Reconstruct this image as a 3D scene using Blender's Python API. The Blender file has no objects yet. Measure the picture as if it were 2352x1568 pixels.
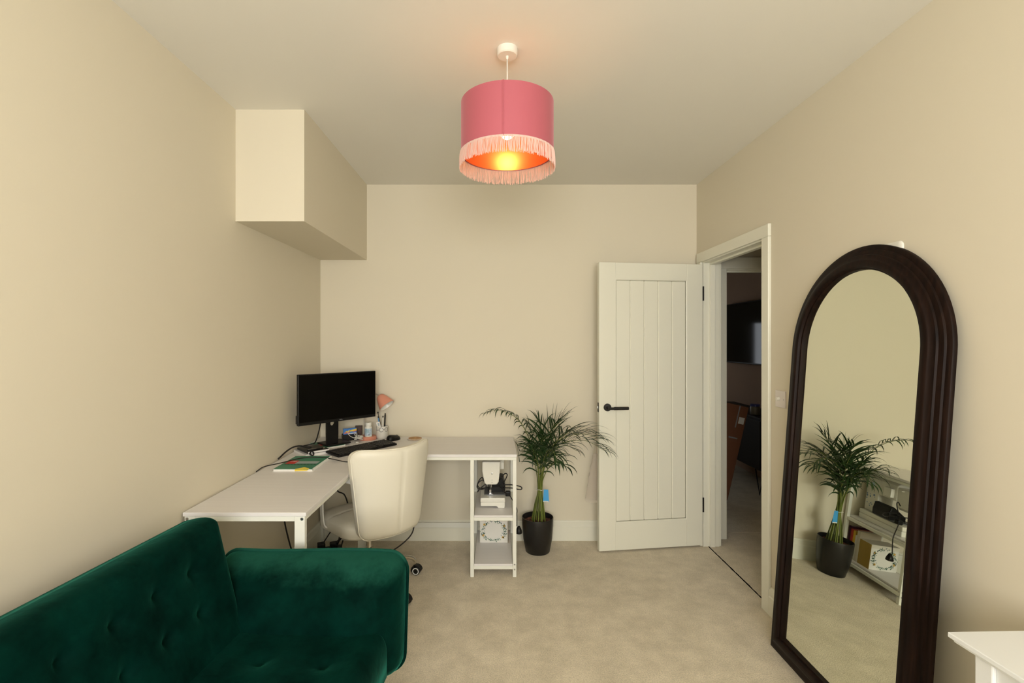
import bpy, math, random
from mathutils import Vector, Matrix
random.seed(7)
PI = math.pi
scene = bpy.context.scene
C = scene.collection

# ------------------------------------------------------------------ camera, world, light, exposure
HC = 1.455
cam_d = bpy.data.cameras.new('camera')
cam_d.sensor_width = 36.0
cam_d.lens = 36.0 * 1120 / 2352
cam_d.shift_x = 35 / 2352
cam_d.shift_y = -2 / 2352
cam_d.clip_start = 0.02
cam = bpy.data.objects.new('camera', cam_d)
cam.location = (0, 0, HC)
cam.rotation_euler = (PI / 2, 0, 0)
C.objects.link(cam)
scene.camera = cam

world = bpy.data.worlds.new('world')
scene.world = world
world.use_nodes = True
bg = world.node_tree.nodes['Background']
bg.inputs[0].default_value = (0.75, 0.87, 1.0, 1)
bg.inputs[1].default_value = 1.2

# daylight through the window behind the camera
wl = bpy.data.lights.new('window_daylight', 'AREA')
wl.shape = 'RECTANGLE'
wl.size = 1.74
wl.size_y = 1.32
wl.energy = 121
wl.color = (0.98, 0.955, 0.905)
wlo = bpy.data.objects.new('window_daylight', wl)
wlo.location = (0.08, -1.70, 1.60)
wlo.rotation_euler = (PI / 2, 0, 0)
C.objects.link(wlo)

# shaded daylight from the small window of the far room
wl2 = bpy.data.lights.new('far_window_daylight', 'AREA')
wl2.shape = 'RECTANGLE'
wl2.size = 0.84
wl2.size_y = 0.82
wl2.energy = 1.0
wl2.color = (1.0, 0.86, 0.70)
wlo2 = bpy.data.objects.new('far_window_daylight', wl2)
wlo2.location = (1.448, 6.92, 1.32)
wlo2.rotation_euler = (-PI / 2, 0, 0)
C.objects.link(wlo2)

vs = scene.view_settings
vs.view_transform = 'Standard'
vs.look = 'None'
vs.exposure = 0.0
vs.gamma = 1.0
vs.use_curve_mapping = False
scene.cycles.max_bounces = 8
scene.cycles.diffuse_bounces = 4
scene.cycles.sample_clamp_indirect = 8.0
scene.cycles.adaptive_threshold = 0.03
scene.cycles.use_light_tree = False

# ------------------------------------------------------------------ materials
MATS = {}


def mat(name, col, rough=0.5, metal=0.0, spec=0.5, noise=None, bump=None, sheen=None, trans=0.0,
        emit=None, coat=0.0, grain=None, subs=None):
    """procedural principled material; noise=(scale, amount[, detail]); bump=(scale, strength); grain=(axis, scale, amount)"""
    if name in MATS:
        return MATS[name]
    m = bpy.data.materials.new(name)
    m.use_nodes = True
    nt = m.node_tree
    b = nt.nodes['Principled BSDF']
    b.inputs['Base Color'].default_value = (*col, 1)
    b.inputs['Roughness'].default_value = rough
    b.inputs['Metallic'].default_value = metal
    b.inputs['Specular IOR Level'].default_value = spec
    b.inputs['Coat Weight'].default_value = coat
    if trans:
        b.inputs['Transmission Weight'].default_value = trans
    if sheen:
        b.inputs['Sheen Weight'].default_value = sheen[0]
        b.inputs['Sheen Roughness'].default_value = sheen[1]
        b.inputs['Sheen Tint'].default_value = (*sheen[2], 1)
    if emit:
        b.inputs['Emission Color'].default_value = (*emit[0], 1)
        b.inputs['Emission Strength'].default_value = emit[1]
    tc = nt.nodes.new('ShaderNodeTexCoord')
    if noise or grain:
        n = nt.nodes.new('ShaderNodeTexNoise')
        mp = nt.nodes.new('ShaderNodeMapping')
        nt.links.new(tc.outputs['Object'], mp.inputs[0])
        nt.links.new(mp.outputs[0], n.inputs['Vector'])
        if grain:
            ax, sc, am = grain
            s = [sc, sc, sc]
            s[ax] = sc * 0.05
            mp.inputs['Scale'].default_value = s
            n.inputs['Scale'].default_value = 1.0
            n.inputs['Detail'].default_value = 6
        else:
            am = noise[1]
            n.inputs['Scale'].default_value = noise[0]
            n.inputs['Detail'].default_value = noise[2] if len(noise) > 2 else 4
        r = nt.nodes.new('ShaderNodeValToRGB')
        r.color_ramp.elements[0].position = 0.3
        r.color_ramp.elements[1].position = 0.7
        r.color_ramp.elements[0].color = (*[c * (1 - am) for c in col], 1)
        r.color_ramp.elements[1].color = (*[min(1, c * (1 + am)) for c in col], 1)
        nt.links.new(n.outputs['Fac'], r.inputs[0])
        nt.links.new(r.outputs[0], b.inputs['Base Color'])
    if bump:
        n2 = nt.nodes.new('ShaderNodeTexNoise')
        n2.inputs['Scale'].default_value = bump[0]
        n2.inputs['Detail'].default_value = 5
        nt.links.new(tc.outputs['Object'], n2.inputs['Vector'])
        bp = nt.nodes.new('ShaderNodeBump')
        bp.inputs['Strength'].default_value = bump[1]
        bp.inputs['Distance'].default_value = bump[2] if len(bump) > 2 else 0.002
        nt.links.new(n2.outputs['Fac'], bp.inputs['Height'])
        nt.links.new(bp.outputs[0], b.inputs['Normal'])
    MATS[name] = m
    return m


WALL = mat('wall_paint', (0.725, 0.665, 0.530), 0.75, spec=0.25)
CEIL = mat('ceiling_paint', (0.810, 0.785, 0.715), 0.85, spec=0.2)
GLOSSW = mat('white_woodwork', (0.80, 0.785, 0.67), 0.38, spec=0.4)
DESKTOP = mat('desk_laminate', (0.775, 0.750, 0.735), 0.42, grain=(0, 45, 0.025), spec=0.4)
DESKM = mat('white_powder_coat', (0.80, 0.80, 0.72), 0.4)
PLASTW = mat('white_plastic', (0.80, 0.78, 0.70), 0.3)
BLACK = mat('black_plastic', (0.006, 0.0055, 0.005), 0.42, spec=0.3)
BLACKM = mat('black_metal', (0.012, 0.010, 0.009), 0.45, metal=0.3)
CABLE = mat('black_cable', (0.010, 0.008, 0.007), 0.5)
CHROME = mat('chrome', (0.75, 0.72, 0.66), 0.16, metal=1.0)
STEEL = mat('steel_screw', (0.45, 0.45, 0.45), 0.3, metal=1.0)
LEATHER = mat('white_leatherette', (0.78, 0.74, 0.62), 0.42, spec=0.45, bump=(260, 0.08, 0.001))
PAPER = mat('white_paper', (0.80, 0.77, 0.72), 0.8)


def carpet_material():
    m = bpy.data.materials.new('beige_carpet')
    m.use_nodes = True
    nt = m.node_tree
    b = nt.nodes['Principled BSDF']
    b.inputs['Roughness'].default_value = 0.95
    b.inputs['Specular IOR Level'].default_value = 0.1
    b.inputs['Sheen Weight'].default_value = 0.25
    b.inputs['Sheen Roughness'].default_value = 0.6
    tc = nt.nodes.new('ShaderNodeTexCoord')
    big = nt.nodes.new('ShaderNodeTexNoise')
    big.inputs['Scale'].default_value = 7
    big.inputs['Detail'].default_value = 8
    big.inputs['Roughness'].default_value = 0.72
    fine = nt.nodes.new('ShaderNodeTexNoise')
    fine.inputs['Scale'].default_value = 170
    fine.inputs['Detail'].default_value = 4
    for n in (big, fine):
        nt.links.new(tc.outputs['Object'], n.inputs['Vector'])
    r1 = nt.nodes.new('ShaderNodeValToRGB')
    r1.color_ramp.elements[0].position = 0.36
    r1.color_ramp.elements[1].position = 0.64
    r1.color_ramp.elements[0].color = (0.60, 0.520, 0.375, 1)
    r1.color_ramp.elements[1].color = (0.77, 0.675, 0.505, 1)
    nt.links.new(big.outputs['Fac'], r1.inputs[0])
    r2 = nt.nodes.new('ShaderNodeValToRGB')
    r2.color_ramp.elements[0].position = 0.3
    r2.color_ramp.elements[1].position = 0.7
    r2.color_ramp.elements[0].color = (0.78, 0.78, 0.78, 1)
    r2.color_ramp.elements[1].color = (1.1, 1.1, 1.1, 1)
    nt.links.new(fine.outputs['Fac'], r2.inputs[0])
    mx = nt.nodes.new('ShaderNodeMix')
    mx.data_type = 'RGBA'
    mx.blend_type = 'MULTIPLY'
    mx.inputs['Factor'].default_value = 1.0
    nt.links.new(r1.outputs[0], mx.inputs['A'])
    nt.links.new(r2.outputs[0], mx.inputs['B'])
    nt.links.new(mx.outputs['Result'], b.inputs['Base Color'])
    bp = nt.nodes.new('ShaderNodeBump')
    bp.inputs['Strength'].default_value = 0.55
    bp.inputs['Distance'].default_value = 0.006
    nt.links.new(fine.outputs['Fac'], bp.inputs['Height'])
    nt.links.new(bp.outputs[0], b.inputs['Normal'])
    return m


def velvet_material(name, sheen, rough, lo, hi, painted_sheen=None):
    m = bpy.data.materials.new(name)
    m.use_nodes = True
    nt = m.node_tree
    b = nt.nodes['Principled BSDF']
    b.inputs['Roughness'].default_value = 0.75
    b.inputs['Specular IOR Level'].default_value = 0.03
    b.inputs['Sheen Weight'].default_value = sheen
    b.inputs['Sheen Roughness'].default_value = rough
    b.inputs['Sheen Tint'].default_value = (0.10, 0.80, 0.55, 1)
    tc = nt.nodes.new('ShaderNodeTexCoord')
    n = nt.nodes.new('ShaderNodeTexNoise')
    n.inputs['Scale'].default_value = 7
    n.inputs['Detail'].default_value = 6
    n.inputs['Roughness'].default_value = 0.65
    nt.links.new(tc.outputs['Object'], n.inputs['Vector'])
    r = nt.nodes.new('ShaderNodeValToRGB')
    r.color_ramp.elements[0].position = 0.32
    r.color_ramp.elements[1].position = 0.72
    r.color_ramp.elements[0].color = (*lo, 1)
    r.color_ramp.elements[1].color = (*hi, 1)
    nt.links.new(n.outputs['Fac'], r.inputs[0])
    nt.links.new(r.outputs[0], b.inputs['Base Color'])
    if painted_sheen:
        # velvet sheen painted into the colour atop the arm, with a ragged lower edge
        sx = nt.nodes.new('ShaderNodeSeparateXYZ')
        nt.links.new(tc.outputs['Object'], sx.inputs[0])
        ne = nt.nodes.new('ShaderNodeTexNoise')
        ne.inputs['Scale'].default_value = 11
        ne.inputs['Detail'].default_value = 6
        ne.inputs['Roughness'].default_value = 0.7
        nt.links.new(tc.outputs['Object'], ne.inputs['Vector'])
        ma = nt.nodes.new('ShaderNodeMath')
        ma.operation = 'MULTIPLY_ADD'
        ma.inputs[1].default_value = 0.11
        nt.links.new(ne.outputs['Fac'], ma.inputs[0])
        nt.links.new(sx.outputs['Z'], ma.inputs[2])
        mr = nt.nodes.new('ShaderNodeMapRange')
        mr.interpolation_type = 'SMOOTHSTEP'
        mr.inputs['From Min'].default_value = painted_sheen[0]
        mr.inputs['From Max'].default_value = painted_sheen[1]
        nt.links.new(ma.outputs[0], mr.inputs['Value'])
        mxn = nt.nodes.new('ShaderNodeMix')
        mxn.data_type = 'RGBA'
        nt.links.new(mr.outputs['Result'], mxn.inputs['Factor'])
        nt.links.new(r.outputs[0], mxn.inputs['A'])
        mxn.inputs['B'].default_value = (*painted_sheen[2], 1)
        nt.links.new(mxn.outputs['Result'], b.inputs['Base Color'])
    n2 = nt.nodes.new('ShaderNodeTexNoise')
    n2.inputs['Scale'].default_value = 16
    n2.inputs['Detail'].default_value = 3
    nt.links.new(tc.outputs['Object'], n2.inputs['Vector'])
    bp = nt.nodes.new('ShaderNodeBump')
    bp.inputs['Strength'].default_value = 0.35
    bp.inputs['Distance'].default_value = 0.01
    nt.links.new(n2.outputs['Fac'], bp.inputs['Height'])
    nt.links.new(bp.outputs[0], b.inputs['Normal'])
    return m


CARPET = carpet_material()
VELVET = velvet_material('green_velvet', 0.16, 0.36, (0.0, 0.0060, 0.0042), (0.0005, 0.022, 0.0155))
VELVET_ARM = velvet_material('green_velvet_painted_sheen', 0.35, 0.36, (0.0, 0.0055, 0.0040), (0.0005, 0.021, 0.0150), painted_sheen=(0.628, 0.705, (0.010, 0.066, 0.045)))

# ------------------------------------------------------------------ mesh helpers


class MB:
    def __init__(self):
        self.v, self.f = [], []

    def add(self, vs, fs):
        o = len(self.v)
        self.v += [tuple(p) for p in vs]
        self.f += [tuple(i + o for i in f) for f in fs]
        return self

    def box(self, x0, x1, y0, y1, z0, z1, M=None):
        vs = [Vector(p) for p in ((x0, y0, z0), (x1, y0, z0), (x1, y1, z0), (x0, y1, z0),
                                  (x0, y0, z1), (x1, y0, z1), (x1, y1, z1), (x0, y1, z1))]
        if M is not None:
            vs = [M @ p for p in vs]
        return self.add(vs, [(3, 2, 1, 0), (4, 5, 6, 7), (0, 1, 5, 4), (1, 2, 6, 5), (2, 3, 7, 6), (3, 0, 4, 7)])

    def lathe(self, prof, seg=32, M=None, cap0=True, cap1=True):
        """prof: list of (r, z) revolved about the z axis"""
        vs, fs = [], []
        for r, z in prof:
            for k in range(seg):
                a = 2 * PI * k / seg
                vs.append(Vector((r * math.cos(a), r * math.sin(a), z)))
        for i in range(len(prof) - 1):
            for k in range(seg):
                k2 = (k + 1) % seg
                fs.append((i * seg + k, i * seg + k2, (i + 1) * seg + k2, (i + 1) * seg + k))
        if cap0:
            fs.append(tuple(reversed(range(seg))))
        if cap1:
            fs.append(tuple((len(prof) - 1) * seg + k for k in range(seg)))
        if M is not None:
            vs = [M @ p for p in vs]
        return self.add(vs, fs)

    def tube(self, pts, r, seg=8, closed=False, r1=None):
        pts = [Vector(p) for p in pts]
        n = len(pts)
        vs, fs = [], []
        up = Vector((0.123, 0.3, 1)).normalized()
        prev = None
        for i, p in enumerate(pts):
            if closed:
                t = pts[(i + 1) % n] - pts[i - 1]
            else:
                t = pts[min(i + 1, n - 1)] - pts[max(i - 1, 0)]
            if t.length < 1e-9:
                t = Vector((0, 0, 1))
            t.normalize()
            if prev is None:
                a = t.cross(up)
                if a.length < 1e-3:
                    a = t.cross(Vector((1, 0, 0)))
            else:
                a = prev - t * prev.dot(t)
                if a.length < 1e-5:
                    a = t.cross(up)
            a.normalize()
            prev = a
            b = t.cross(a)
            rr = r if r1 is None else r + (r1 - r) * i / (n - 1)
            for k in range(seg):
                th = 2 * PI * k / seg
                vs.append(p + a * (math.cos(th) * rr) + b * (math.sin(th) * rr))
        m = n if closed else n - 1
        for i in range(m):
            j = (i + 1) % n
            for k in range(seg):
                k2 = (k + 1) % seg
                fs.append((i * seg + k, i * seg + k2, j * seg + k2, j * seg + k))
        if not closed:
            fs.append(tuple(reversed(range(seg))))
            fs.append(tuple((n - 1) * seg + k for k in range(seg)))
        return self.add(vs, fs)

    def prism(self, poly, y0, y1, M=None):
        """polygon in x,z extruded along y"""
        n = len(poly)
        vs = [Vector((x, y0, z)) for x, z in poly] + [Vector((x, y1, z)) for x, z in poly]
        fs = [tuple(range(n)), tuple(reversed(range(n, 2 * n)))]
        for i in range(n):
            j = (i + 1) % n
            fs.append((j, i, n + i, n + j))
        if M is not None:
            vs = [M @ p for p in vs]
        return self.add(vs, fs)

    def ball(self, c, r, su=16, sv=10):
        c = Vector(c)
        rr = r if isinstance(r, (tuple, list)) else (r, r, r)
        prof = []
        vs, fs = [], []
        for i in range(sv + 1):
            ph = PI * i / sv
            for k in range(su):
                th = 2 * PI * k / su
                vs.append(c + Vector((rr[0] * math.sin(ph) * math.cos(th), rr[1] * math.sin(ph) * math.sin(th), -rr[2] * math.cos(ph))))
        for i in range(sv):
            for k in range(su):
                k2 = (k + 1) % su
                fs.append((i * su + k, i * su + k2, (i + 1) * su + k2, (i + 1) * su + k))
        return self.add(vs, fs)


def spline(pts, n=8, closed=False):
    pts = [Vector(p) for p in pts]
    out = []
    m = len(pts)
    rng = m if closed else m - 1
    for i in range(rng):
        if closed:
            p0, p1, p2, p3 = pts[i - 1], pts[i], pts[(i + 1) % m], pts[(i + 2) % m]
        else:
            p1, p2 = pts[i], pts[i + 1]
            p0 = pts[i - 1] if i > 0 else p1 * 2 - p2
            p3 = pts[i + 2] if i + 2 < m else p2 * 2 - p1
        for k in range(n):
            t = k / n
            out.append(0.5 * ((2 * p1) + (p2 - p0) * t + (2 * p0 - 5 * p1 + 4 * p2 - p3) * t * t + (3 * p1 - p0 - 3 * p2 + p3) * t ** 3))
    if not closed:
        out.append(pts[-1])
    return out


ROOTW = {}


def obj(name, mb, m, parent=None, smooth=False, bevel=None, local=False, seg=2, auto=None, label=None):
    me = bpy.data.meshes.new(name)
    vs = mb.v
    root = parent
    while root is not None and root.parent is not None:
        root = root.parent
    if root is not None and not local:
        inv = ROOTW[root.name].inverted()
        vs = [tuple(inv @ Vector(p)) for p in vs]
    me.from_pydata(vs, [], mb.f)
    me.validate()
    if smooth:
        for p in me.polygons:
            p.use_smooth = True
    me.materials.append(m)
    o = bpy.data.objects.new(name, me)
    C.objects.link(o)
    if parent is not None:
        o.parent = parent
    else:
        ROOTW[o.name] = Matrix.Identity(4)
    if bevel:
        b = o.modifiers.new('bevel', 'BEVEL')
        b.width = bevel
        b.segments = seg
        b.limit_method = 'ANGLE'
        b.angle_limit = math.radians(40)
    if smooth and auto:
        es = o.modifiers.new('split', 'EDGE_SPLIT')
        es.split_angle = math.radians(auto)
    if label:
        o['label'] = label
    return o


def thing(name, label, cat, loc=(0, 0, 0), rotz=0.0, group=None, kind=None, M=None):
    e = bpy.data.objects.new(name, None)
    e.empty_display_size = 0.1
    C.objects.link(e)
    if M is None:
        M = Matrix.Translation(Vector(loc)) @ Matrix.Rotation(rotz, 4, 'Z')
    e.matrix_world = M
    ROOTW[e.name] = M.copy()
    e['label'] = label
    e['category'] = cat
    if group:
        e['group'] = group
    if kind:
        e['kind'] = kind
    return e


def tag(o, label, cat, group=None, kind=None):
    o['label'] = label
    o['category'] = cat
    if group:
        o['group'] = group
    if kind:
        o['kind'] = kind
    return o


def struct(name, mb, m, label, parent=None, cat=None, **kw):
    o = obj(name, mb, m, parent, **kw)
    if parent is None:
        o['kind'] = 'structure'
        o['label'] = label
        o['category'] = cat or name.split('_')[0]
    return o


def text(s, size, M, m, parent, name='lettering', local=True, extrude=0.0002, align='CENTER'):
    cu = bpy.data.curves.new('tmp', 'FONT')
    cu.body = s
    cu.size = size
    cu.extrude = extrude
    cu.align_x = align
    cu.align_y = 'CENTER'
    cu.resolution_u = 3
    t = bpy.data.objects.new('tmp', cu)
    C.objects.link(t)
    dg = bpy.context.evaluated_depsgraph_get()
    me = bpy.data.meshes.new_from_object(t.evaluated_get(dg))
    bpy.data.objects.remove(t)
    bpy.data.curves.remove(cu)
    mb = MB()
    mb.v = [tuple(M @ v.co) for v in me.vertices]
    mb.f = [tuple(p.vertices) for p in me.polygons]
    bpy.data.meshes.remove(me)
    return obj(name, mb, m, parent, local=local)


def rrect_map(u, v, W, H, rc):
    """point of the rectangle W x H (centred) mapped so that the corners are rounded with radius rc"""
    hx, hy = W / 2 - rc, H / 2 - rc
    ax, ay = abs(u) - hx, abs(v) - hy
    if ax > 0 and ay > 0:
        mx = max(ax, ay)
        s = mx / math.hypot(ax, ay)
        return math.copysign(hx + ax * s, u), math.copysign(hy + ay * s, v)
    return u, v


def rrect_in(u, v, W, H, rc):
    qx, qy = abs(u) - (W / 2 - rc), abs(v) - (H / 2 - rc)
    return -(math.hypot(max(qx, 0), max(qy, 0)) + min(max(qx, qy), 0) - rc)


def axis_samples(L, n, r):
    """samples from -L/2..L/2, denser within r of the ends"""
    k = max(6, n // 6)
    out = []
    for i in range(k):
        out.append(-L / 2 + r * (1 - math.cos(PI / 2 * i / k)))
    m = n - 2 * k
    for i in range(m + 1):
        out.append(-L / 2 + r + (L - 2 * r) * i / m)
    for i in range(k - 1, -1, -1):
        out.append(L / 2 - r * (1 - math.cos(PI / 2 * i / k)))
    return out


def pillow(W, H, rc, t0, T, r, fn, nu=60, nv=40, height=None, Tb=0.0, p=2.0):
    """upholstered slab: back at n=0 (or puffed by Tb), straight sides to t0, rounded front to t0+T. fn(u,v,n)->3d"""
    us, vs_ = axis_samples(W, nu, r), axis_samples(H, nv, r)
    mb = MB()
    NU, NV = len(us), len(vs_)

    def prof(e):
        x = 1 - min(max(e, 0) / r, 1)
        return max(0.0, (1 - x ** p)) ** (1 / p)
    front, back = [], []
    for v in vs_:
        for u in us:
            a, b = rrect_map(u, v, W, H, rc)
            e = rrect_in(a, b, W, H, rc)
            f = prof(e)
            h = height(a, b) if height else 0.0
            front.append(fn(a, b, t0 + T * f - h * min(1, f * 1.2)))
            back.append(fn(a, b, -Tb * f))
    fs = []
    N = NU * NV
    for j in range(NV - 1):
        for i in range(NU - 1):
            q = j * NU + i
            fs.append((q, q + 1, q + NU + 1, q + NU))
            fs.append((N + q, N + q + NU, N + q + NU + 1, N + q + 1))
    rim = [i for i in range(NU)] + [j * NU + NU - 1 for j in range(1, NV)] + \
          [(NV - 1) * NU + i for i in range(NU - 2, -1, -1)] + [j * NU for j in range(NV - 2, 0, -1)]
    for k in range(len(rim)):
        a, b = rim[k], rim[(k + 1) % len(rim)]
        fs.append((b, a, N + a, N + b))
    return mb.add(front + back, fs)


def rrect_path(W, H, rc, n=7):
    out = []
    for cx, cy, a0 in ((1, 1, 0), (-1, 1, 90), (-1, -1, 180), (1, -1, 270)):
        for k in range(n + 1):
            a = math.radians(a0 + 90 * k / n)
            out.append((cx * (W / 2 - rc) + rc * math.cos(a), cy * (H / 2 - rc) + rc * math.sin(a)))
    # subdivide the straight runs
    res = []
    for i in range(len(out)):
        p, q = out[i], out[(i + 1) % len(out)]
        L = math.hypot(q[0] - p[0], q[1] - p[1])
        k = max(1, int(L / 0.05))
        for j in range(k):
            res.append((p[0] + (q[0] - p[0]) * j / k, p[1] + (q[1] - p[1]) * j / k))
    return res


# ------------------------------------------------------------------ the room
XL, XR, YB, YF, ZC = -1.287, 1.459, 3.560, -1.60, 2.593
WT = 0.115                       # thickness of the wall to the hall
DY0, DY1, DZ = 2.662, 3.446, 2.003   # doorway in the right wall
HX1 = 2.80                       # hall and far room right wall

struct('floor', MB().box(XL - 0.1, XR + 0.035, YF - 0.1, YB + 0.02, -0.06, 0), CARPET, 'beige carpet covering the floor of the room', cat='floor')
struct('floor_hall', MB().box(XR + 0.043, HX1, 1.2, 3.70, -0.06, 0), CARPET, 'beige carpet of the hall beyond the doorway', cat='floor')
struct('floor_far_room', MB().box(0.8, HX1, 3.706, 6.9, -0.06, 0.0), CARPET, 'carpet of the dark room seen through the doorway', cat='floor')
tb = MB()
_V, _F, _r = [], [], random.Random(2)
for _k in range(61):
    _y = DY0 + (DY1 - DY0) * _k / 60
    _w, _o = 0.0032 + _r.uniform(-.0014, .0018), _r.uniform(-.001, .001)
    _V += [(XR + 0.039 + _o - _w, _y, 0.0012), (XR + 0.039 + _o + _w, _y, 0.0012), (XR + 0.039 + _o + _w, _y, -0.06), (XR + 0.039 + _o - _w, _y, -0.06)]
for _k in range(60):
    for _q in range(4):
        _F.append((_k * 4 + _q, _k * 4 + (_q + 1) % 4, _k * 4 + 4 + (_q + 1) % 4, _k * 4 + 4 + _q))
tb.add(_V, _F)
struct('trim_threshold', tb, mat('dark_gap', (0.004, 0.003, 0.002), 0.9, spec=0.0), 'dark gap between the two carpets in the doorway', cat='trim')
struct('ceiling', MB().box(XL - 0.1, HX1 + 0.1, YF - 0.1, 6.9, ZC, ZC + 0.1), CEIL, 'cream ceiling with the pendant lamp', cat='ceiling')
struct('wall_left', MB().box(XL - 0.1, XL, YF - 0.1, YB + 0.1, 0, ZC), WALL, 'cream wall beside the desk and sofa', cat='wall')
struct('wall_back', MB().box(XL, XR + WT, YB, YB + 0.1, 0, ZC), WALL, 'cream wall behind the palm and door', cat='wall')
wr = MB().box(XR, XR + WT, YF - 0.1, DY0 - 0.03, 0, ZC).box(XR, XR + WT, DY1 + 0.03, YB, 0, ZC)
wr.box(XR, XR + WT, DY0 - 0.03, DY1 + 0.03, DZ + 0.03, ZC)
struct('wall_right', wr, WALL, 'cream wall with the doorway and the leaning mirror', cat='wall')
# wall behind the camera with its window
WX0, WX1, WZ0, WZ1 = -0.80, 0.96, 0.93, 2.27
wf = MB().box(XL, WX0, YF - 0.1, YF, 0, ZC).box(WX1, XR, YF - 0.1, YF, 0, ZC)
wf.box(WX0, WX1, YF - 0.1, YF, 0, WZ0).box(WX0, WX1, YF - 0.1, YF, WZ1, ZC)
struct('wall_front', wf, WALL, 'cream wall with the window behind the camera', cat='wall')
w1 = thing('window_1', 'white framed window behind the camera', 'window', (0.08, YF, WZ0), kind='structure')
fr = MB().box(WX0, WX0 + 0.05, YF - 0.08, YF - 0.02, WZ0, WZ1).box(WX1 - 0.05, WX1, YF - 0.08, YF - 0.02, WZ0, WZ1)
fr.box(WX0, WX1, YF - 0.08, YF - 0.02, WZ0, WZ0 + 0.05).box(WX0, WX1, YF - 0.08, YF - 0.02, WZ1 - 0.05, WZ1)
fr.box(0.055, 0.105, YF - 0.08, YF - 0.02, WZ0, WZ1)
obj('window_frame', fr, GLOSSW, w1)
obj('window_sill', MB().box(WX0 - 0.04, WX1 + 0.04, YF - 0.02, YF + 0.10, WZ0 - 0.03, WZ0), GLOSSW, w1, bevel=0.006)
# boxed-in bulkhead in the corner under the ceiling
struct('wall_bulkhead', MB().box(XL, -0.9485, 2.403, YB, 2.043, ZC), WALL, 'cream boxed-in bulkhead above the desk corner', cat='wall')


def skirting(name, run, label):
    """run: list of boxes given as (axis, a, b, wallpos, dir)"""
    mb = MB()
    for ax, a, b, w, d in run:
        prof = [(0, 0), (0.017, 0), (0.017, 0.098), (0.012, 0.104), (0.012, 0.136), (0.006, 0.145), (0, 0.146)]
        poly = [(w + d * x, z) for x, z in prof]
        if ax == 'y':
            if d < 0:
                poly = poly[::-1]
            mb.prism(poly, a, b)
        else:
            # along x: swap axes
            n = len(poly)
            vs = [Vector((a, x, z)) for x, z in poly] + [Vector((b, x, z)) for x, z in poly]
            fs = [tuple(range(n)), tuple(reversed(range(n, 2 * n)))] + [((i + 1) % n, i, n + i, n + (i + 1) % n) for i in range(n)]
            mb.add(vs, fs)
    return struct(name, mb, GLOSSW, label, cat='baseboard')


skirting('baseboard_back', [('x', XL + 0.017, XR - 0.017, YB, -1)], 'white skirting board along the wall behind the palm')
skirting('baseboard_left', [('y', YF, YB, XL, 1)], 'white skirting board along the wall behind desk and sofa')
skirting('baseboard_right', [('y', YF, DY0 - 0.072, XR, -1)], 'white skirting board running from the doorway behind the mirror')

# door frame: lining, stops, architrave on both faces
tr = thing('trim_1', 'white door lining and architrave around the doorway', 'door frame', (XR, DY1, 0), kind='structure')
obj('lining', MB().box(XR, XR + WT, DY1, DY1 + 0.03, 0, DZ + 0.03), GLOSSW, tr)
obj('lining', MB().box(XR, XR + WT, DY0 - 0.03, DY0, 0, DZ + 0.03), GLOSSW, tr)
obj('lining', MB().box(XR, XR + WT, DY0, DY1, DZ, DZ + 0.03), GLOSSW, tr)
obj('door_stop', MB().box(XR + 0.045, XR + 0.08, DY1 - 0.013, DY1, 0, DZ - 0.013), GLOSSW, tr, bevel=0.002)
obj('door_stop', MB().box(XR + 0.045, XR + 0.08, DY0, DY0 + 0.013, 0, DZ - 0.013), GLOSSW, tr, bevel=0.002)
obj('door_stop', MB().box(XR + 0.045, XR + 0.08, DY0, DY1, DZ - 0.013, DZ), GLOSSW, tr, bevel=0.002)
for x0, x1 in ((XR - 0.018, XR), (XR + WT, XR + WT + 0.018)):
    obj('architrave', MB().box(x0, x1, DY1 + 0.008, DY1 + 0.076, 0, DZ + 0.008), GLOSSW, tr, bevel=0.004)
    obj('architrave', MB().box(x0, x1, DY0 - 0.072, DY0 - 0.004, 0, DZ + 0.008), GLOSSW, tr, bevel=0.004)
    obj('architrave', MB().box(x0, x1, DY0 - 0.072, DY1 + 0.076, DZ + 0.008, DZ + 0.076), GLOSSW, tr, bevel=0.004)

# hall and the dark room beyond
HWX = XR + WT
HY = 3.585
hw = MB().box(HWX, 1.66, HY, HY + 0.1, 0, ZC).box(2.44, HX1, HY, HY + 0.1, 0, ZC).box(1.66, 2.44, HY, HY + 0.1, 2.0, ZC)
struct('wall_hall', hw, WALL, 'hall wall with the second doorway', cat='wall')
struct('wall_far_right', MB().box(HX1, HX1 + 0.1, 1.2, 6.9, 0, ZC), mat('dark_room_paint', (0.44, 0.30, 0.215), 0.8, spec=0.2), 'wall of the dark room carrying the television', cat='wall')
fw = MB().box(0.8, 1.02, 6.8, 6.9, 0, ZC).box(1.876, HX1, 6.8, 6.9, 0, ZC).box(1.02, 1.876, 6.8, 6.9, 0, 0.90).box(1.02, 1.876, 6.8, 6.9, 1.74, ZC)
struct('wall_far_back', fw, WALL, 'end wall of the dark room beyond the hall', cat='wall')
w2 = thing('window_2', 'small shaded window at the end of the dark room', 'window', (1.448, 6.85, 0.90), kind='structure')
f2 = MB().box(1.02, 1.06, 6.82, 6.88, 0.90, 1.74).box(1.836, 1.876, 6.82, 6.88, 0.90, 1.74).box(1.02, 1.876, 6.82, 6.88, 0.90, 0.94).box(1.02, 1.876, 6.82, 6.88, 1.70, 1.74)
obj('window_frame', f2, GLOSSW, w2)
struct('wall_far_left', MB().box(0.7, 0.8, HY + 0.1, 6.8, 0, ZC), WALL, 'side wall of the dark room beyond the hall', cat='wall')
struct('wall_hall_end', MB().box(HWX, HX1, 1.1, 1.2, 0, ZC), WALL, 'closed end of the hall', cat='wall')
t2 = thing('trim_2', 'white frame of the second doorway in the hall', 'door frame', (1.68, HY, 0), kind='structure')
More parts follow.
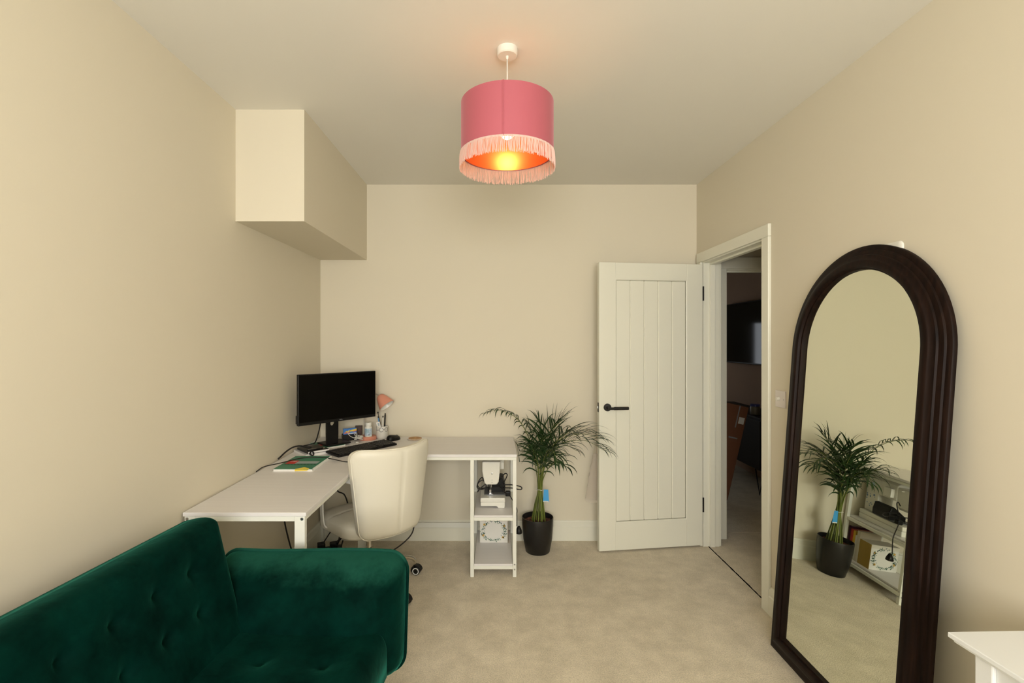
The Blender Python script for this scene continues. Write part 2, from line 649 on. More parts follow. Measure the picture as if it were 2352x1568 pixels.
obj('lining', MB().box(1.66, 1.69, HY - 0.001, HY + 0.101, 0, 1.975), GLOSSW, t2)
obj('lining', MB().box(2.42, 2.44, HY - 0.001, HY + 0.101, 0, 1.975), GLOSSW, t2)
obj('lining', MB().box(1.66, 2.44, HY - 0.001, HY + 0.101, 1.975, 2.0), GLOSSW, t2)
obj('door_stop', MB().box(1.69, 2.42, HY + 0.03, HY + 0.06, 1.96, 1.975), GLOSSW, t2)
obj('architrave', MB().box(1.618, 1.684, HY - 0.018, HY, 0, 1.982), GLOSSW, t2, bevel=0.004)
obj('architrave', MB().box(2.43, 2.50, HY - 0.018, HY, 0, 1.982), GLOSSW, t2, bevel=0.004)
obj('architrave', MB().box(1.618, 2.50, HY - 0.018, HY, 1.982, 2.066), GLOSSW, t2, bevel=0.004)

# ------------------------------------------------------------------ the door
ang = math.atan2(-0.102, -0.7516)
DW = 0.7585
door = thing('door_1', 'open white door with vertical panelled boards and black lever', 'door', (1.453, 3.441, 0.012), ang, kind='structure')
DT, DH = 0.038, 1.981      # local x: hinge -> latch; local y: + towards the camera side is y in (-..)
# local +y after rotation by ang (~-172 deg) points to (-sin, cos) = (0.13,-0.99): towards the camera
Y1, Y0 = 0.0, -DT
ST, RT, RB = 0.118, 0.115, 0.19
obj('stile', MB().box(0, ST, Y0, Y1, 0, DH), GLOSSW, door, bevel=0.002, local=True)
obj('stile', MB().box(DW - ST, DW, Y0, Y1, 0, DH), GLOSSW, door, bevel=0.002, local=True)
obj('rail', MB().box(ST, DW - ST, Y0, Y1, DH - RT, DH), GLOSSW, door, bevel=0.002, local=True)
obj('rail', MB().box(ST, DW - ST, Y0, Y1, 0, RB), GLOSSW, door, bevel=0.002, local=True)
bw = (DW - 2 * ST - 0.012) / 5
for k in range(5):
    x0 = ST + 0.006 + k * bw
    obj('board', MB().box(x0 + 0.0004, x0 + bw - 0.0004, Y0 + 0.005, Y1 - 0.0055, RB + 0.006, DH - RT - 0.006), GLOSSW, door, bevel=0.005, local=True, seg=1)
bd = MB()
pth = [(ST, RB), (DW - ST, RB), (DW - ST, DH - RT), (ST, DH - RT)]
for i in range(4):
    (xa, za), (xb, zb) = pth[i], pth[(i + 1) % 4]
    bd.tube([(xa, Y1 - 0.006, za), (xb, Y1 - 0.006, zb)], 0.006, 6)
obj('bead_moulding', bd, GLOSSW, door, local=True)
hz = 0.985
h = obj('handle', MB().lathe([(0.0265, 0), (0.0265, 0.007), (0.024, 0.010), (0.010, 0.0105), (0.010, 0.045)], 28,
        Matrix.Translation((DW - 0.058, Y1, hz)) @ Matrix.Rotation(-PI / 2, 4, 'X')), BLACKM, door, smooth=True, auto=40, local=True)
lv = MB().tube([(DW - 0.058 + 0.012, Y1 + 0.045, hz - 0.003), (DW - 0.095, Y1 + 0.045, hz - 0.003)], 0.0085, 12)
lv.tube([(DW - 0.090, Y1 + 0.045, hz - 0.003), (DW - 0.094, Y1 + 0.045, hz - 0.003), (DW - 0.185, Y1 + 0.045, hz - 0.003), (DW - 0.191, Y1 + 0.045, hz - 0.003)], 0.0108, 14)
obj('lever', lv, BLACKM, h, smooth=True, auto=50, local=True)
obj('latch_plate', MB().box(DW, DW + 0.0012, Y0 + 0.008, Y1 - 0.008, hz - 0.032, hz + 0.032), BLACKM, door, local=True)
obj('latch_bolt', MB().box(DW, DW + 0.008, Y0 + 0.013, Y1 - 0.013, hz - 0.010, hz + 0.010), STEEL, door, local=True, bevel=0.002)
for zc in (1.775, 0.285):
    obj('hinge', MB().lathe([(0.006, zc - 0.05), (0.006, zc + 0.05)], 12, Matrix.Translation((-0.004, Y1 + 0.001, 0))), BLACKM, door, local=True)

# ------------------------------------------------------------------ pendant lamp
PX, PY = 0.041, 1.905
lamp = thing('pendant_lamp', 'pink velvet drum pendant with peach fringe hanging from the ceiling', 'lamp', (PX, PY, ZC))
obj('ceiling_rose', MB().lathe([(0.036, -0.028), (0.040, -0.024), (0.041, 0)], 40), PLASTW, lamp, smooth=True, auto=40, local=True)
obj('cord_grip', MB().lathe([(0.004, -0.040), (0.006, -0.034), (0.006, -0.027)], 16), PLASTW, lamp, local=True)
obj('flex', MB().tube([(0, 0, -0.03), (0, 0, -0.30)], 0.0032, 10), PLASTW, lamp, smooth=True, local=True)
SR, ST_, SB_ = 0.180, -0.215, -0.413     # shade radius, top, bottom below the ceiling


def shade_mats():
    out = bpy.data.materials.new('pink_velvet_shade')
    out.use_nodes = True
    nt = out.node_tree
    b = nt.nodes['Principled BSDF']
    b.inputs['Base Color'].default_value = (0.52, 0.125, 0.160, 1)
    b.inputs['Roughness'].default_value = 0.6
    b.inputs['Sheen Weight'].default_value = 0.5
    b.inputs['Sheen Roughness'].default_value = 0.4
    b.inputs['Sheen Tint'].default_value = (1.0, 0.55, 0.60, 1)
    tr = nt.nodes.new('ShaderNodeBsdfTranslucent')
    tr.inputs[0].default_value = (0.85, 0.16, 0.14, 1)
    mx = nt.nodes.new('ShaderNodeMixShader')
    mx.inputs[0].default_value = 0.16
    nt.links.new(b.outputs[0], mx.inputs[1])
    nt.links.new(tr.outputs[0], mx.inputs[2])
    nt.links.new(mx.outputs[0], nt.nodes['Material Output'].inputs[0])
    return out


SHADE = shade_mats()
sh = MB()
seg = 96
vs, fs = [], []
for r, z in ((SR, SB_), (SR, ST_), (SR - 0.0015, ST_), (SR - 0.0015, SB_)):
    for k in range(seg):
        a = 2 * PI * k / seg
        vs.append((r * math.cos(a), r * math.sin(a), z))
for i in range(4):
    for k in range(seg):
        k2, j = (k + 1) % seg, (i + 1) % 4
        fs.append((i * seg + k, i * seg + k2, j * seg + k2, j * seg + k))
sho = obj('shade', sh.add(vs, fs), SHADE, lamp, smooth=True, auto=40, local=True)
a0 = math.radians(-95.0)
sm = MB()
da = 0.008 / SR
vs = []
for a, rr in ((a0 - da, SR + 0.0008), (a0, SR + 0.0042), (a0 + 0.003, SR + 0.0002)):
    vs += [(rr * math.cos(a), rr * math.sin(a), SB_), (rr * math.cos(a), rr * math.sin(a), ST_)]
sm.add(vs, [(0, 2, 3, 1), (2, 4, 5, 3)])
obj('seam', sm, SHADE, sho, local=True)
LIN = mat('shade_lining', (0.92, 0.36, 0.14), 0.31, metal=0.85)
obj('lining', MB().lathe([(SR - 0.004, SB_ + 0.001), (SR - 0.004, ST_ - 0.001)], 96, cap0=False, cap1=False), LIN, sho, smooth=True, local=True)
rg = MB()
for k in range(3):
    a = 2 * PI * k / 3 + 0.4
    rg.tube([(0.02 * math.cos(a), 0.02 * math.sin(a), ST_ - 0.03), ((SR - 0.004) * math.cos(a), (SR - 0.004) * math.sin(a), ST_ - 0.004)], 0.0018, 6)
rg.lathe([(0.022, -0.251), (0.022, -0.243)], 24)
obj('shade_ring', rg, PLASTW, lamp, local=True)
obj('lamp_holder', MB().lathe([(0.010, -0.246), (0.016, -0.254), (0.017, -0.289)], 24), PLASTW, lamp, smooth=True, auto=40, local=True)
BULB = mat('lit_bulb', (1, 0.9, 0.7), 0.3, emit=((1.0, 0.55, 0.22), 24.0))
obj('bulb', MB().ball((0, 0, -0.318), (0.031, 0.031, 0.034), 24, 16).lathe([(0.014, -0.290), (0.015, -0.305)], 20), BULB, lamp, smooth=True, local=True)
FRM = bpy.data.materials.new('peach_fringe')
FRM.use_nodes = True
_nt = FRM.node_tree
_b = _nt.nodes['Principled BSDF']
_b.inputs['Base Color'].default_value = (0.86, 0.66, 0.58, 1)
_b.inputs['Roughness'].default_value = 0.5
_b.inputs['Sheen Weight'].default_value = 0.3
_t = _nt.nodes.new('ShaderNodeBsdfTranslucent')
_t.inputs[0].default_value = (0.9, 0.56, 0.42, 1)
_m = _nt.nodes.new('ShaderNodeMixShader')
_m.inputs[0].default_value = 0.3
_nt.links.new(_b.outputs[0], _m.inputs[1])
_nt.links.new(_t.outputs[0], _m.inputs[2])
_nt.links.new(_m.outputs[0], _nt.nodes['Material Output'].inputs[0])
MATS['peach_fringe'] = FRM
fg = MB()
NS = 580
for k in range(NS):
    a = 2 * PI * (k + random.uniform(-.35, .35)) / NS
    r = SR + 0.0022 + random.uniform(-.0012, .0018)
    L = 0.060 + random.uniform(-.006, .004)
    sway = random.gauss(0, 0.012)
    pts = []
    for i in range(5):
        t = i / 4
        aa = a + sway * t * t + 0.004 * math.sin(t * 5 + k)
        rr = r + 0.003 * math.sin(t * 2.2) + random.uniform(-.0004, .0004)
        pts.append((rr * math.cos(aa), rr * math.sin(aa), SB_ + 0.004 - L * t))
    fg.tube(pts, 0.00095, 4)
fr_ = obj('fringe', fg, FRM, lamp, local=True, label='peach hanging thread fringe')
fr_['kind'] = 'stuff'
obj('fringe_braid', MB().lathe([(SR + 0.0035, SB_ - 0.003), (SR + 0.004, SB_ + 0.002), (SR + 0.0025, SB_ + 0.005)], 96, cap0=False, cap1=False), FRM, lamp, smooth=True, local=True)

# ------------------------------------------------------------------ corner desk
ZD = 0.755
desk = thing('corner_desk', 'L-shaped corner desk with pale laminate top and white metal frame', 'desk', (-0.60, 3.2, 0))
DX0, DX1 = XL + 0.008, 0.124          # along the back wall
DF, DB = 2.998, 3.540
RX, RF = -0.777, 1.985                # return: inner edge, near edge
TH = 0.016
obj('desk_top', MB().box(DX0, RX, RF, DF - 0.001, ZD - TH, ZD), DESKTOP, desk, bevel=0.0015)
obj('desk_top', MB().box(DX0, DX1, DF, DB, ZD - TH, ZD), mat('desk_laminate_b', (0.775, 0.750, 0.735), 0.42, grain=(0, 45, 0.025), spec=0.4), desk, bevel=0.0015)
ZR = ZD - TH - 0.0008
LG = 0.0225


def bar(name, x0, x1, y0, y1, z0, z1):
    return obj(name, MB().box(x0, x1, y0, y1, z0, z1), DESKM, desk, bevel=0.0015)


RH = 0.019
# rails of the long part
bar('rail', DX0, DX1 - 0.003, DF + 0.002, DF + 0.002 + LG, ZR - RH, ZR)
bar('rail', DX0, DX1 - 0.003, DB - LG, DB, ZR - RH, ZR)
# shelf end: four legs
SX0, SX1 = -0.163, 0.121
for x in (SX0, SX1 - LG):
    for y in (DF + 0.002, DB - LG):
        bar('leg', x, x + LG, y, y + LG, 0.0, ZR - RH)
for x in (SX0, SX1 - LG):
    bar('rail', x + 0.001, x + LG - 0.001, DF + 0.002 + LG, DB - LG, ZR - RH, ZR)
for zs in (0.367, 0.068):
    bar('shelf_rail', SX0 + LG, SX1 - LG, DF + 0.002, DF + 0.022, zs - 0.02, zs)
    bar('shelf_rail', SX0 + LG, SX1 - LG, DB - 0.02, DB, zs - 0.02, zs)
    for x in (SX0 + 0.001, SX1 - LG + 0.001):
        bar('shelf_rail', x, x + LG - 0.002, DF + 0.024, DB - LG, zs - 0.02, zs)
    obj('shelf', MB().box(SX0 + LG + 0.001, SX1 - LG - 0.001, DF + 0.004, DB - 0.004, zs + 0.0005, zs + 0.0125), DESKTOP, desk, bevel=0.001)
for z in (0.052, 0.082):
    obj('bolt', MB().lathe([(0.0048, 0), (0.0048, 0.0015), (0.003, 0.0018)], 12, Matrix.Translation((SX1 - LG / 2, DF + 0.002, z - 0.004)) @ Matrix.Rotation(PI / 2, 4, 'X')), STEEL, desk)
    obj('bolt', MB().lathe([(0.0048, 0), (0.0048, 0.0015), (0.003, 0.0018)], 12, Matrix.Translation((SX1, DF + 0.013, z - 0.004)) @ Matrix.Rotation(PI / 2, 4, 'Y')), STEEL, desk)
# near end of the return: U frame of two flat legs and a rail
LW = 0.042
bar('leg', DX0 + 0.006, DX0 + 0.006 + LW, RF + 0.003, RF + 0.026, 0, ZR)
bar('leg', RX - 0.006 - LW, RX - 0.006, RF + 0.003, RF + 0.026, 0, ZR)
bar('rail', DX0 + 0.006 + LW, RX - 0.006 - LW, RF + 0.003, RF + 0.026, ZR - 0.020, ZR)
bar('rail', RX - 0.006 - LG, RX - 0.006, RF + 0.026, DF, ZR - RH, ZR)
bar('rail', DX0 + 0.006, DX0 + 0.006 + LG, RF + 0.026, DF, ZR - RH, ZR)
bar('leg', RX - 0.05, RX - 0.008, 2.90, 2.922, 0, ZR - RH)
bar('leg', DX0 + 0.006, DX0 + 0.028, DB - LG, DB, 0, ZR - RH)
bar('stretcher', DX0 + 0.028, SX0, DB - 0.02, DB, 0.105, 0.14)
for x in (DX0 + 0.017, RX - 0.017):
    obj('bolt', MB().lathe([(0.0062, 0), (0.0062, 0.0018), (0.0035, 0.0022)], 14, Matrix.Translation((x, RF + 0.003, ZR - 0.010)) @ Matrix.Rotation(PI / 2, 4, 'X')), STEEL, desk)

# ------------------------------------------------------------------ monitor
ex, ey = 0.684, 0.730
mrot = math.atan2(ey, ex)
mon = thing('computer_monitor', 'black widescreen monitor on a stand in the desk corner', 'monitor', (-1.022, 3.165, ZD), mrot)
MW, MH, mz0 = 0.545, 0.315, 0.177
# local: x along the screen, -y towards the viewer
case = obj('casing', MB().box(-MW / 2, MW / 2, 0.0, 0.022, mz0, mz0 + MH), BLACK, mon, bevel=0.003, local=True)
obj('casing_back', MB().prism([(-0.17, mz0 + 0.05), (0.17, mz0 + 0.05), (0.15, mz0 + 0.25), (-0.15, mz0 + 0.25)], 0.022, 0.045), BLACK, mon, bevel=0.01, local=True)
SCR = mat('dark_screen', (0.0025, 0.002, 0.0015), 0.3, spec=0.12)
obj('screen', MB().box(-MW / 2 + 0.006, MW / 2 - 0.006, -0.0006, 0.001, mz0 + 0.019, mz0 + MH - 0.006), SCR, mon, local=True)
obj('side_bracket', MB().box(-MW / 2 - 0.006, -MW / 2 + 0.002, 0.002, 0.022, mz0 + 0.012, mz0 + 0.065), BLACK, mon, bevel=0.002, local=True)
text('DELL', 0.0105, Matrix.Translation((0.012, -0.0008, mz0 + 0.0095)) @ Matrix.Rotation(PI / 2, 4, 'X'), mat('grey_lettering', (0.30, 0.30, 0.30), 0.4), mon)
# neck with a round cable hole
nk = MB()
hw_, hx, hz_, hr = 0.041, 0.0, 0.155, 0.017
circ = [(hx + hr * math.cos(a), hz_ + hr * math.sin(a)) for a in [2 * PI * k / 24 for k in range(24)]]
outer = []
for k in range(24):
    a = 2 * PI * k / 24
    c, s = math.cos(a), math.sin(a)
    q = min(hw_ / max(abs(c), 1e-6), (0.095 if s > 0 else 0.145) / max(abs(s), 1e-6))
    outer.append((q * c, hz_ + q * s))
ny0, ny1 = 0.085, 0.103
V = [(x, ny0, z) for x, z in outer] + [(x, ny0, z) for x, z in circ] + [(x, ny1, z) for x, z in outer] + [(x, ny1, z) for x, z in circ]
F = []
for k in range(24):
    j = (k + 1) % 24
    F += [(k, j, 24 + j, 24 + k), (48 + k, 72 + k, 72 + j, 48 + j), (j, k, 48 + k, 48 + j), (24 + k, 24 + j, 72 + j, 72 + k)]
nk.add(V, F)
nk.box(-0.03, 0.03, 0.04, 0.09, 0.25, 0.31)
obj('neck', nk, BLACK, mon, local=True)
obj('base', MB().box(-0.050, 0.120, 0.058, 0.205, 0.0085, 0.020), BLACK, mon, bevel=0.005, local=True)

# ------------------------------------------------------------------ things on the desk
# keyboard
kb = thing('keyboard', 'black full-size computer keyboard in front of the monitor', 'keyboard', (-0.862, 3.135, ZD), math.atan2(0.785, 0.62))
tilt = Matrix.Rotation(math.radians(4), 4, 'X')
obj('keyboard_case', MB().box(-0.225, 0.225, -0.07, 0.07, 0.004, 0.018, tilt), BLACK, kb, bevel=0.005, local=True)
ky = MB()
for row in range(6):
    y0 = 0.052 - row * 0.0195 - (0.004 if row else 0)
    x = -0.213
    while x < 0.205:
        if (0.072 < x < 0.080) or (0.138 < x < 0.146):
            x += 0.007
            continue
        w = 0.100 if (row == 5 and -0.15 < x < -0.14) else 0.0165
        if x + w > 0.214:
            break
        ky.box(x, x + w, y0 - 0.0165, y0, 0.018, 0.0235, tilt)
        x += w + 0.0026
ko = obj('keys', ky, mat('key_plastic', (0.018, 0.017, 0.016), 0.5), kb, bevel=0.0015, local=True, seg=1, label='rows of black keys')
ko['kind'] = 'stuff'
obj('indicator_light', MB().lathe([(0.002, 0.0185), (0.002, 0.0195)], 10, tilt @ Matrix.Translation((-0.19, -0.064, 0))), PLASTW, kb, local=True)
for sx in (-0.18, 0.18):
    obj('foot', MB().box(sx - 0.012, sx + 0.012, 0.04, 0.06, 0.0, 0.0085), BLACK, kb, local=True)
# mouse
ms = thing('computer_mouse', 'black computer mouse beside the keyboard', 'mouse', (-0.728, 3.435, ZD), math.radians(60))
mm = MB()
nu, nv = 22, 14
V, F = [], []
for j in range(nv + 1):
    ph = (PI / 2) * j / nv
    for i in range(nu):
        th = 2 * PI * i / nu
        x = 0.058 * math.copysign(abs(math.cos(th)) ** 0.8, math.cos(th)) * math.cos(ph) ** 0.5
        y = 0.033 * math.copysign(abs(math.sin(th)) ** 0.8, math.sin(th)) * math.cos(ph) ** 0.5
        z = 0.036 * math.sin(ph) ** 0.8 * (1 - 0.25 * (x / 0.058)) if j else 0
        V.append((x, y, z))
for j in range(nv):
    for i in range(nu):
        i2 = (i + 1) % nu
        F.append((j * nu + i, j * nu + i2, (j + 1) * nu + i2, (j + 1) * nu + i))
F.append(tuple(reversed(range(nu))))
obj('shell', mm.add(V, F), BLACK, ms, smooth=True, local=True)
wheel = Matrix.Translation((0.034, 0, 0.024)) @ Matrix.Rotation(PI / 2, 4, 'X')
obj('scroll_wheel', MB().lathe([(0.008, -0.003), (0.008, 0.003)], 16, wheel), mat('rubber', (0.03, 0.03, 0.03), 0.7), ms, local=True)
# woven coaster
co = thing('coaster', 'round woven straw coaster with white stitched rim', 'coaster', (-0.580, 3.462, ZD))
STRAW = mat('woven_straw', (0.50, 0.30, 0.14), 0.8, noise=(90, 0.35))
cs = MB()
cs.lathe([(0.050, 0.0), (0.052, 0.003), (0.050, 0.007), (0.004, 0.0075)], 40)
obj('disc', cs, STRAW, co, smooth=True, local=True)
sp = []
for k in range(160):
    t = k / 159
    a = t * 2 * PI * 6
    r = 0.006 + 0.042 * t
    sp.append((r * math.cos(a), r * math.sin(a), 0.0078))
obj('coil', MB().tube(sp, 0.0028, 6), STRAW, co, smooth=True, local=True)
stt = MB()
for k in range(40):
    a = 2 * PI * k / 40
    c, s = math.cos(a), math.sin(a)
    c2, s2 = math.cos(a + .09), math.sin(a + .09)
    stt.tube([(0.0535 * c, 0.0535 * s, 0.001), (0.0545 * c2, 0.0545 * s2, 0.005), (0.049 * c2, 0.049 * s2, 0.0095)], 0.0013, 5)
obj('stitching', stt, PAPER, co, local=True)

# green workbook
GREEN = mat('green_cover', (0.055, 0.235, 0.140), 0.45, noise=(220, 0.2))
RED = mat('red_print', (0.62, 0.03, 0.02), 0.5)
GREYP = mat('grey_print', (0.36, 0.42, 0.42), 0.5, noise=(150, 0.1))
DGREEN = mat('dark_green_print', (0.008, 0.055, 0.03), 0.5)
YEL = mat('yellow_paper', (0.85, 0.62, 0.07), 0.7)


def workbook(label, loc, rot, W, H, T, sticky):
    t = thing('workbook', label, 'book', loc, rot, 'green workbooks on the desk')
    obj('pages', MB().box(-W / 2 + 0.002, W / 2 - 0.002, -H / 2 + 0.002, H / 2 - 0.002, 0.001, T - 0.0008), PAPER, t, local=True)
    obj('cover', MB().box(-W / 2, W / 2, -H / 2, H / 2, T - 0.0008, T), GREEN, t, local=True)
    obj('back_cover', MB().box(-W / 2 - 0.002, W / 2 + 0.004, -H / 2 - 0.003, H / 2, 0.0, 0.001), PAPER, t, local=True)
    z = T
    obj('title_band', MB().box(-W * 0.22, W * 0.40, -H * 0.10, H * 0.08, z, z + 0.0003), GREYP, t, local=True)
    obj('logo_patch', MB().box(-W * 0.43, -W * 0.18, -H * 0.11, H * 0.13, z, z + 0.0005), RED, t, local=True)
    text('CGP', W * 0.09, Matrix.Translation((-W * 0.30, H * 0.06, z + 0.0007)), PAPER, t)
    dg = MB()
    for k in range(10):
        x = -W * 0.42 + k * W * 0.086
        dg.add([(x, -H * 0.175, z + 0.0004), (x + W * 0.035, -H * 0.175, z + 0.0004), (x + W * 0.06, -H * 0.125, z + 0.0004), (x + W * 0.01, -H * 0.125, z + 0.0004)], [(0, 1, 2, 3)])
    dg.box(-W * 0.42, W * 0.42, -H * 0.140, -H * 0.118, z, z + 0.0003)
    obj('printed_border', dg, DGREEN, t, local=True)
    cb = MB()
    n = 44
    for k in range(n):
        y = -H / 2 + 0.008 + (H - 0.016) * k / (n - 1)
        cb.tube([(W / 2 - 0.004, y, T + 0.0008), (W / 2 + 0.003, y, T + 0.001), (W / 2 + 0.0045, y, T / 2), (W / 2 + 0.001, y, -0.0 + 0.0012)], 0.0009, 4)
    obj('comb_binding', cb, PLASTW, t, local=True)
    if sticky:
        sm_ = MB().add([(W * 0.06, -H / 2 - 0.004, T * 0.7), (W * 0.40, -H / 2 - 0.004, T * 0.8), (W * 0.40, -H / 2 + 0.012, T + 0.0012), (W * 0.25, -H / 2 + 0.026, T + 0.004), (W * 0.06, -H / 2 + 0.004, T + 0.001),
                        (W * 0.06, -H / 2 - 0.0045, 0.003), (W * 0.36, -H / 2 - 0.0045, 0.006)], [(0, 1, 2, 3, 4), (1, 0, 5, 6)])
        obj('sticky_note', sm_, YEL, t, local=True)
    return t


workbook('green workbook with red patch and yellow sticky note under a thin cable', (-1.091, 2.755, ZD), 0.0, 0.212, 0.297, 0.013, True)
workbook('green workbook tucked under the monitor base', (-1.135, 3.270, ZD), math.radians(44), 0.155, 0.205, 0.008, False)
prot = math.radians(43)
pd = thing('notepad', 'white A5 notepad underneath the black notebook', 'notepad', (-1.158, 3.048, ZD), prot)
obj('pages', MB().box(-0.074, 0.074, -0.096, 0.096, 0, 0.014), PAPER, pd, local=True, bevel=0.001)
obj('cover', MB().box(-0.075, 0.075, -0.097, 0.097, 0.014, 0.0148), mat('grey_cover', (0.5, 0.5, 0.52), 0.5), pd, local=True)
nb = thing('notebook', 'black elastic-band notebook with a pen on the white notepad', 'notebook', (-1.150, 3.052, ZD + 0.0149), prot)
obj('cover', MB().box(-0.066, 0.066, -0.086, 0.086, 0, 0.014), mat('black_cover', (0.012, 0.012, 0.010), 0.35), nb, local=True, bevel=0.002)
obj('pages', MB().box(-0.064, 0.0665, -0.0865, 0.0, 0.002, 0.012), PAPER, nb, local=True)
obj('elastic', MB().tube(spline([(-0.05, -0.088, 0.010), (-0.06, -0.098, 0.002), (-0.045, -0.106, -0.008), (-0.035, -0.094, 0.004), (-0.045, -0.085, 0.0145)], 6), 0.0045, 6), BLACK, nb, local=True, smooth=True)
pen = thing('pen', 'black and silver pen lying on the black notebook', 'pen', (-1.112, 2.997, ZD + 0.029), prot)
obj('barrel', MB().tube([(-0.055, 0, 0.0045), (0.045, 0, 0.0045)], 0.0042, 10), BLACK, pen, local=True, smooth=True)
obj('clip', MB().tube([(-0.05, 0, 0.0095), (0.01, 0, 0.0095)], 0.0013, 6), CHROME, pen, local=True)
obj('nib', MB().tube([(0.045, 0, 0.0045), (0.056, 0, 0.0045)], 0.0035, 8, r1=0.001), CHROME, pen, local=True)


def cable(name, pts, r, label, cat='cable', m=None, n=8):
    o = obj(name, MB().tube(spline(pts, n), r, 8), m or CABLE, smooth=True)
    return tag(o, label, cat)


Z = ZD
cable('cable', [(XL + 0.004, 2.60, Z + 0.001), (-1.255, 2.63, Z + 0.020), (-1.20, 2.70, Z + 0.022), (-1.13, 2.83, Z + 0.019), (-1.03, 2.86, Z + 0.0155), (-0.95, 2.83, Z + 0.012), (-0.86, 2.80, Z + 0.004), (-0.79, 2.82, Z + 0.004), (-0.772, 2.82, Z - 0.01), (-0.771, 2.82, Z - 0.06)],
      0.0027, 'thin black cable crossing over the green workbook')
cable('cable', [(XL + 0.006, 2.86, Z + 0.006), (-1.262, 2.92, Z + 0.035), (-1.238, 2.97, Z + 0.052), (-1.21, 3.01, Z + 0.050), (-1.178, 3.035, Z + 0.036), (-1.160, 3.05, Z + 0.034)],
      0.0048, 'thick black cable arching onto the black notebook')
cable('cable', [(-1.165, 3.235, Z + 0.18), (-1.185, 3.25, Z + 0.10), (-1.215, 3.26, Z + 0.02), (-1.255, 3.25, Z + 0.006), (-1.275, 3.22, Z + 0.006)],
      0.0040, 'black cable dropping behind the monitor stand')

# pink desk lamp
PINK = mat('coral_pink_metal', (0.70, 0.290, 0.195), 0.45)
dl = thing('desk_lamp', 'small coral pink desk lamp with bendy stem behind the monitor', 'lamp', (-0.915, 3.462, ZD))
obj('base', MB().lathe([(0.058, 0), (0.060, 0.004), (0.060, 0.020), (0.054, 0.026)], 40), PINK, dl, smooth=True, auto=40, local=True)
stem = spline([(-0.030, 0.03, 0.025), (-0.034, 0.03, 0.14), (-0.03, 0.03, 0.24), (0.0, 0.025, 0.300), (0.045, 0.015, 0.322), (0.085, 0.002, 0.308)], 8)
obj('bendy_stem', MB().tube(stem, 0.0035, 10), mat('silver', (0.6, 0.58, 0.54), 0.3, metal=0.9), dl, smooth=True, local=True)
ax = Vector((0.62, -0.20, -0.76)).normalized()
M = Matrix.Translation((0.080, 0.004, 0.312)) @ ax.to_track_quat('Z', 'Y').to_matrix().to_4x4()
shp = [(0.006, 0.0), (0.018, 0.003), (0.028, 0.012), (0.036, 0.028), (0.045, 0.052), (0.053, 0.076), (0.058, 0.095)]
obj('shade', MB().lathe(shp + [(r - 0.0015, z) for r, z in reversed(shp)], 36, M, cap0=False, cap1=False), PINK, dl, smooth=True, auto=50, local=True)
obj('shade_lining', MB().lathe([(r - 0.002, z) for r, z in shp[1:]], 36, M, cap0=True, cap1=False), PLASTW, dl, smooth=True, local=True)
obj('bulb', MB().lathe([(0.008, 0.01), (0.012, 0.04), (0.018, 0.060), (0.015, 0.074), (0.004, 0.080)], 16, M), PLASTW, dl, smooth=True, local=True)
# white pill bottle standing on the lamp base
pb = thing('pill_bottle', 'white plastic pill bottle standing on the pink lamp base', 'bottle', (-0.902, 3.428, ZD + 0.0262))
obj('body', MB().lathe([(0.023, 0), (0.0255, 0.003), (0.0255, 0.062), (0.024, 0.068), (0.020, 0.074), (0.0195, 0.078)], 32), PLASTW, pb, smooth=True, auto=60, local=True)
obj('cap', MB().lathe([(0.022, 0.0782), (0.0225, 0.081), (0.0225, 0.098), (0.021, 0.100)], 32), PLASTW, pb, smooth=True, auto=40, local=True)
lb = MB()
V = []
for k in range(25):
    a = math.radians(-165 + 150 * k / 24)
    V += [(0.0258 * math.cos(a), 0.0258 * math.sin(a), 0.010), (0.0258 * math.cos(a), 0.0258 * math.sin(a), 0.060)]
lb.add(V, [(2 * k, 2 * k + 2, 2 * k + 3, 2 * k + 1) for k in range(24)])
lo = obj('wrap_label', lb, mat('pale_blue_label', (0.50, 0.60, 0.70), 0.5, noise=(60, 0.25)), pb, smooth=True, local=True)
tx = MB()
for i, z in enumerate((0.054, 0.046, 0.040, 0.034, 0.028)):
    for k in range(5):
        a = math.radians(-128 + 12 * k + 4 * (i % 2))
        w = math.radians(8)
        tx.add([(0.0260 * math.cos(a), 0.0260 * math.sin(a), z), (0.0260 * math.cos(a + w), 0.0260 * math.sin(a + w), z), (0.0260 * math.cos(a + w), 0.0260 * math.sin(a + w), z + 0.003), (0.0260 * math.cos(a), 0.0260 * math.sin(a), z + 0.003)], [(0, 1, 2, 3)])
obj('printed_text', tx, mat('teal_print', (0.12, 0.35, 0.38), 0.5), lo, local=True)
bk = MB()
for a0_, z in ((-78, 0.013), (-66, 0.013)):
    a, w = math.radians(a0_), math.radians(9)
    bk.add([(0.0260 * math.cos(a), 0.0260 * math.sin(a), z), (0.0260 * math.cos(a + w), 0.0260 * math.sin(a + w), z), (0.0260 * math.cos(a + w), 0.0260 * math.sin(a + w), z + 0.006), (0.0260 * math.cos(a), 0.0260 * math.sin(a), z + 0.006)], [(0, 1, 2, 3)])
obj('printed_block', bk, BLACK, lo, local=True)
# small brown box behind it
bb = thing('medicine_box', 'small dark brown box standing behind the pill bottle', 'box', (-0.994, 3.50, ZD), math.radians(8))
obj('carton', MB().box(-0.02, 0.026, -0.018, 0.018, 0, 0.088), mat('brown_card', (0.07, 0.025, 0.010), 0.5, noise=(80, 0.4)), bb, bevel=0.001, local=True)
obj('lid_flap', MB().box(-0.0205, 0.0265, -0.0185, 0.0185, 0.080, 0.0885), mat('brown_card_b', (0.05, 0.02, 0.008), 0.5), bb, local=True)
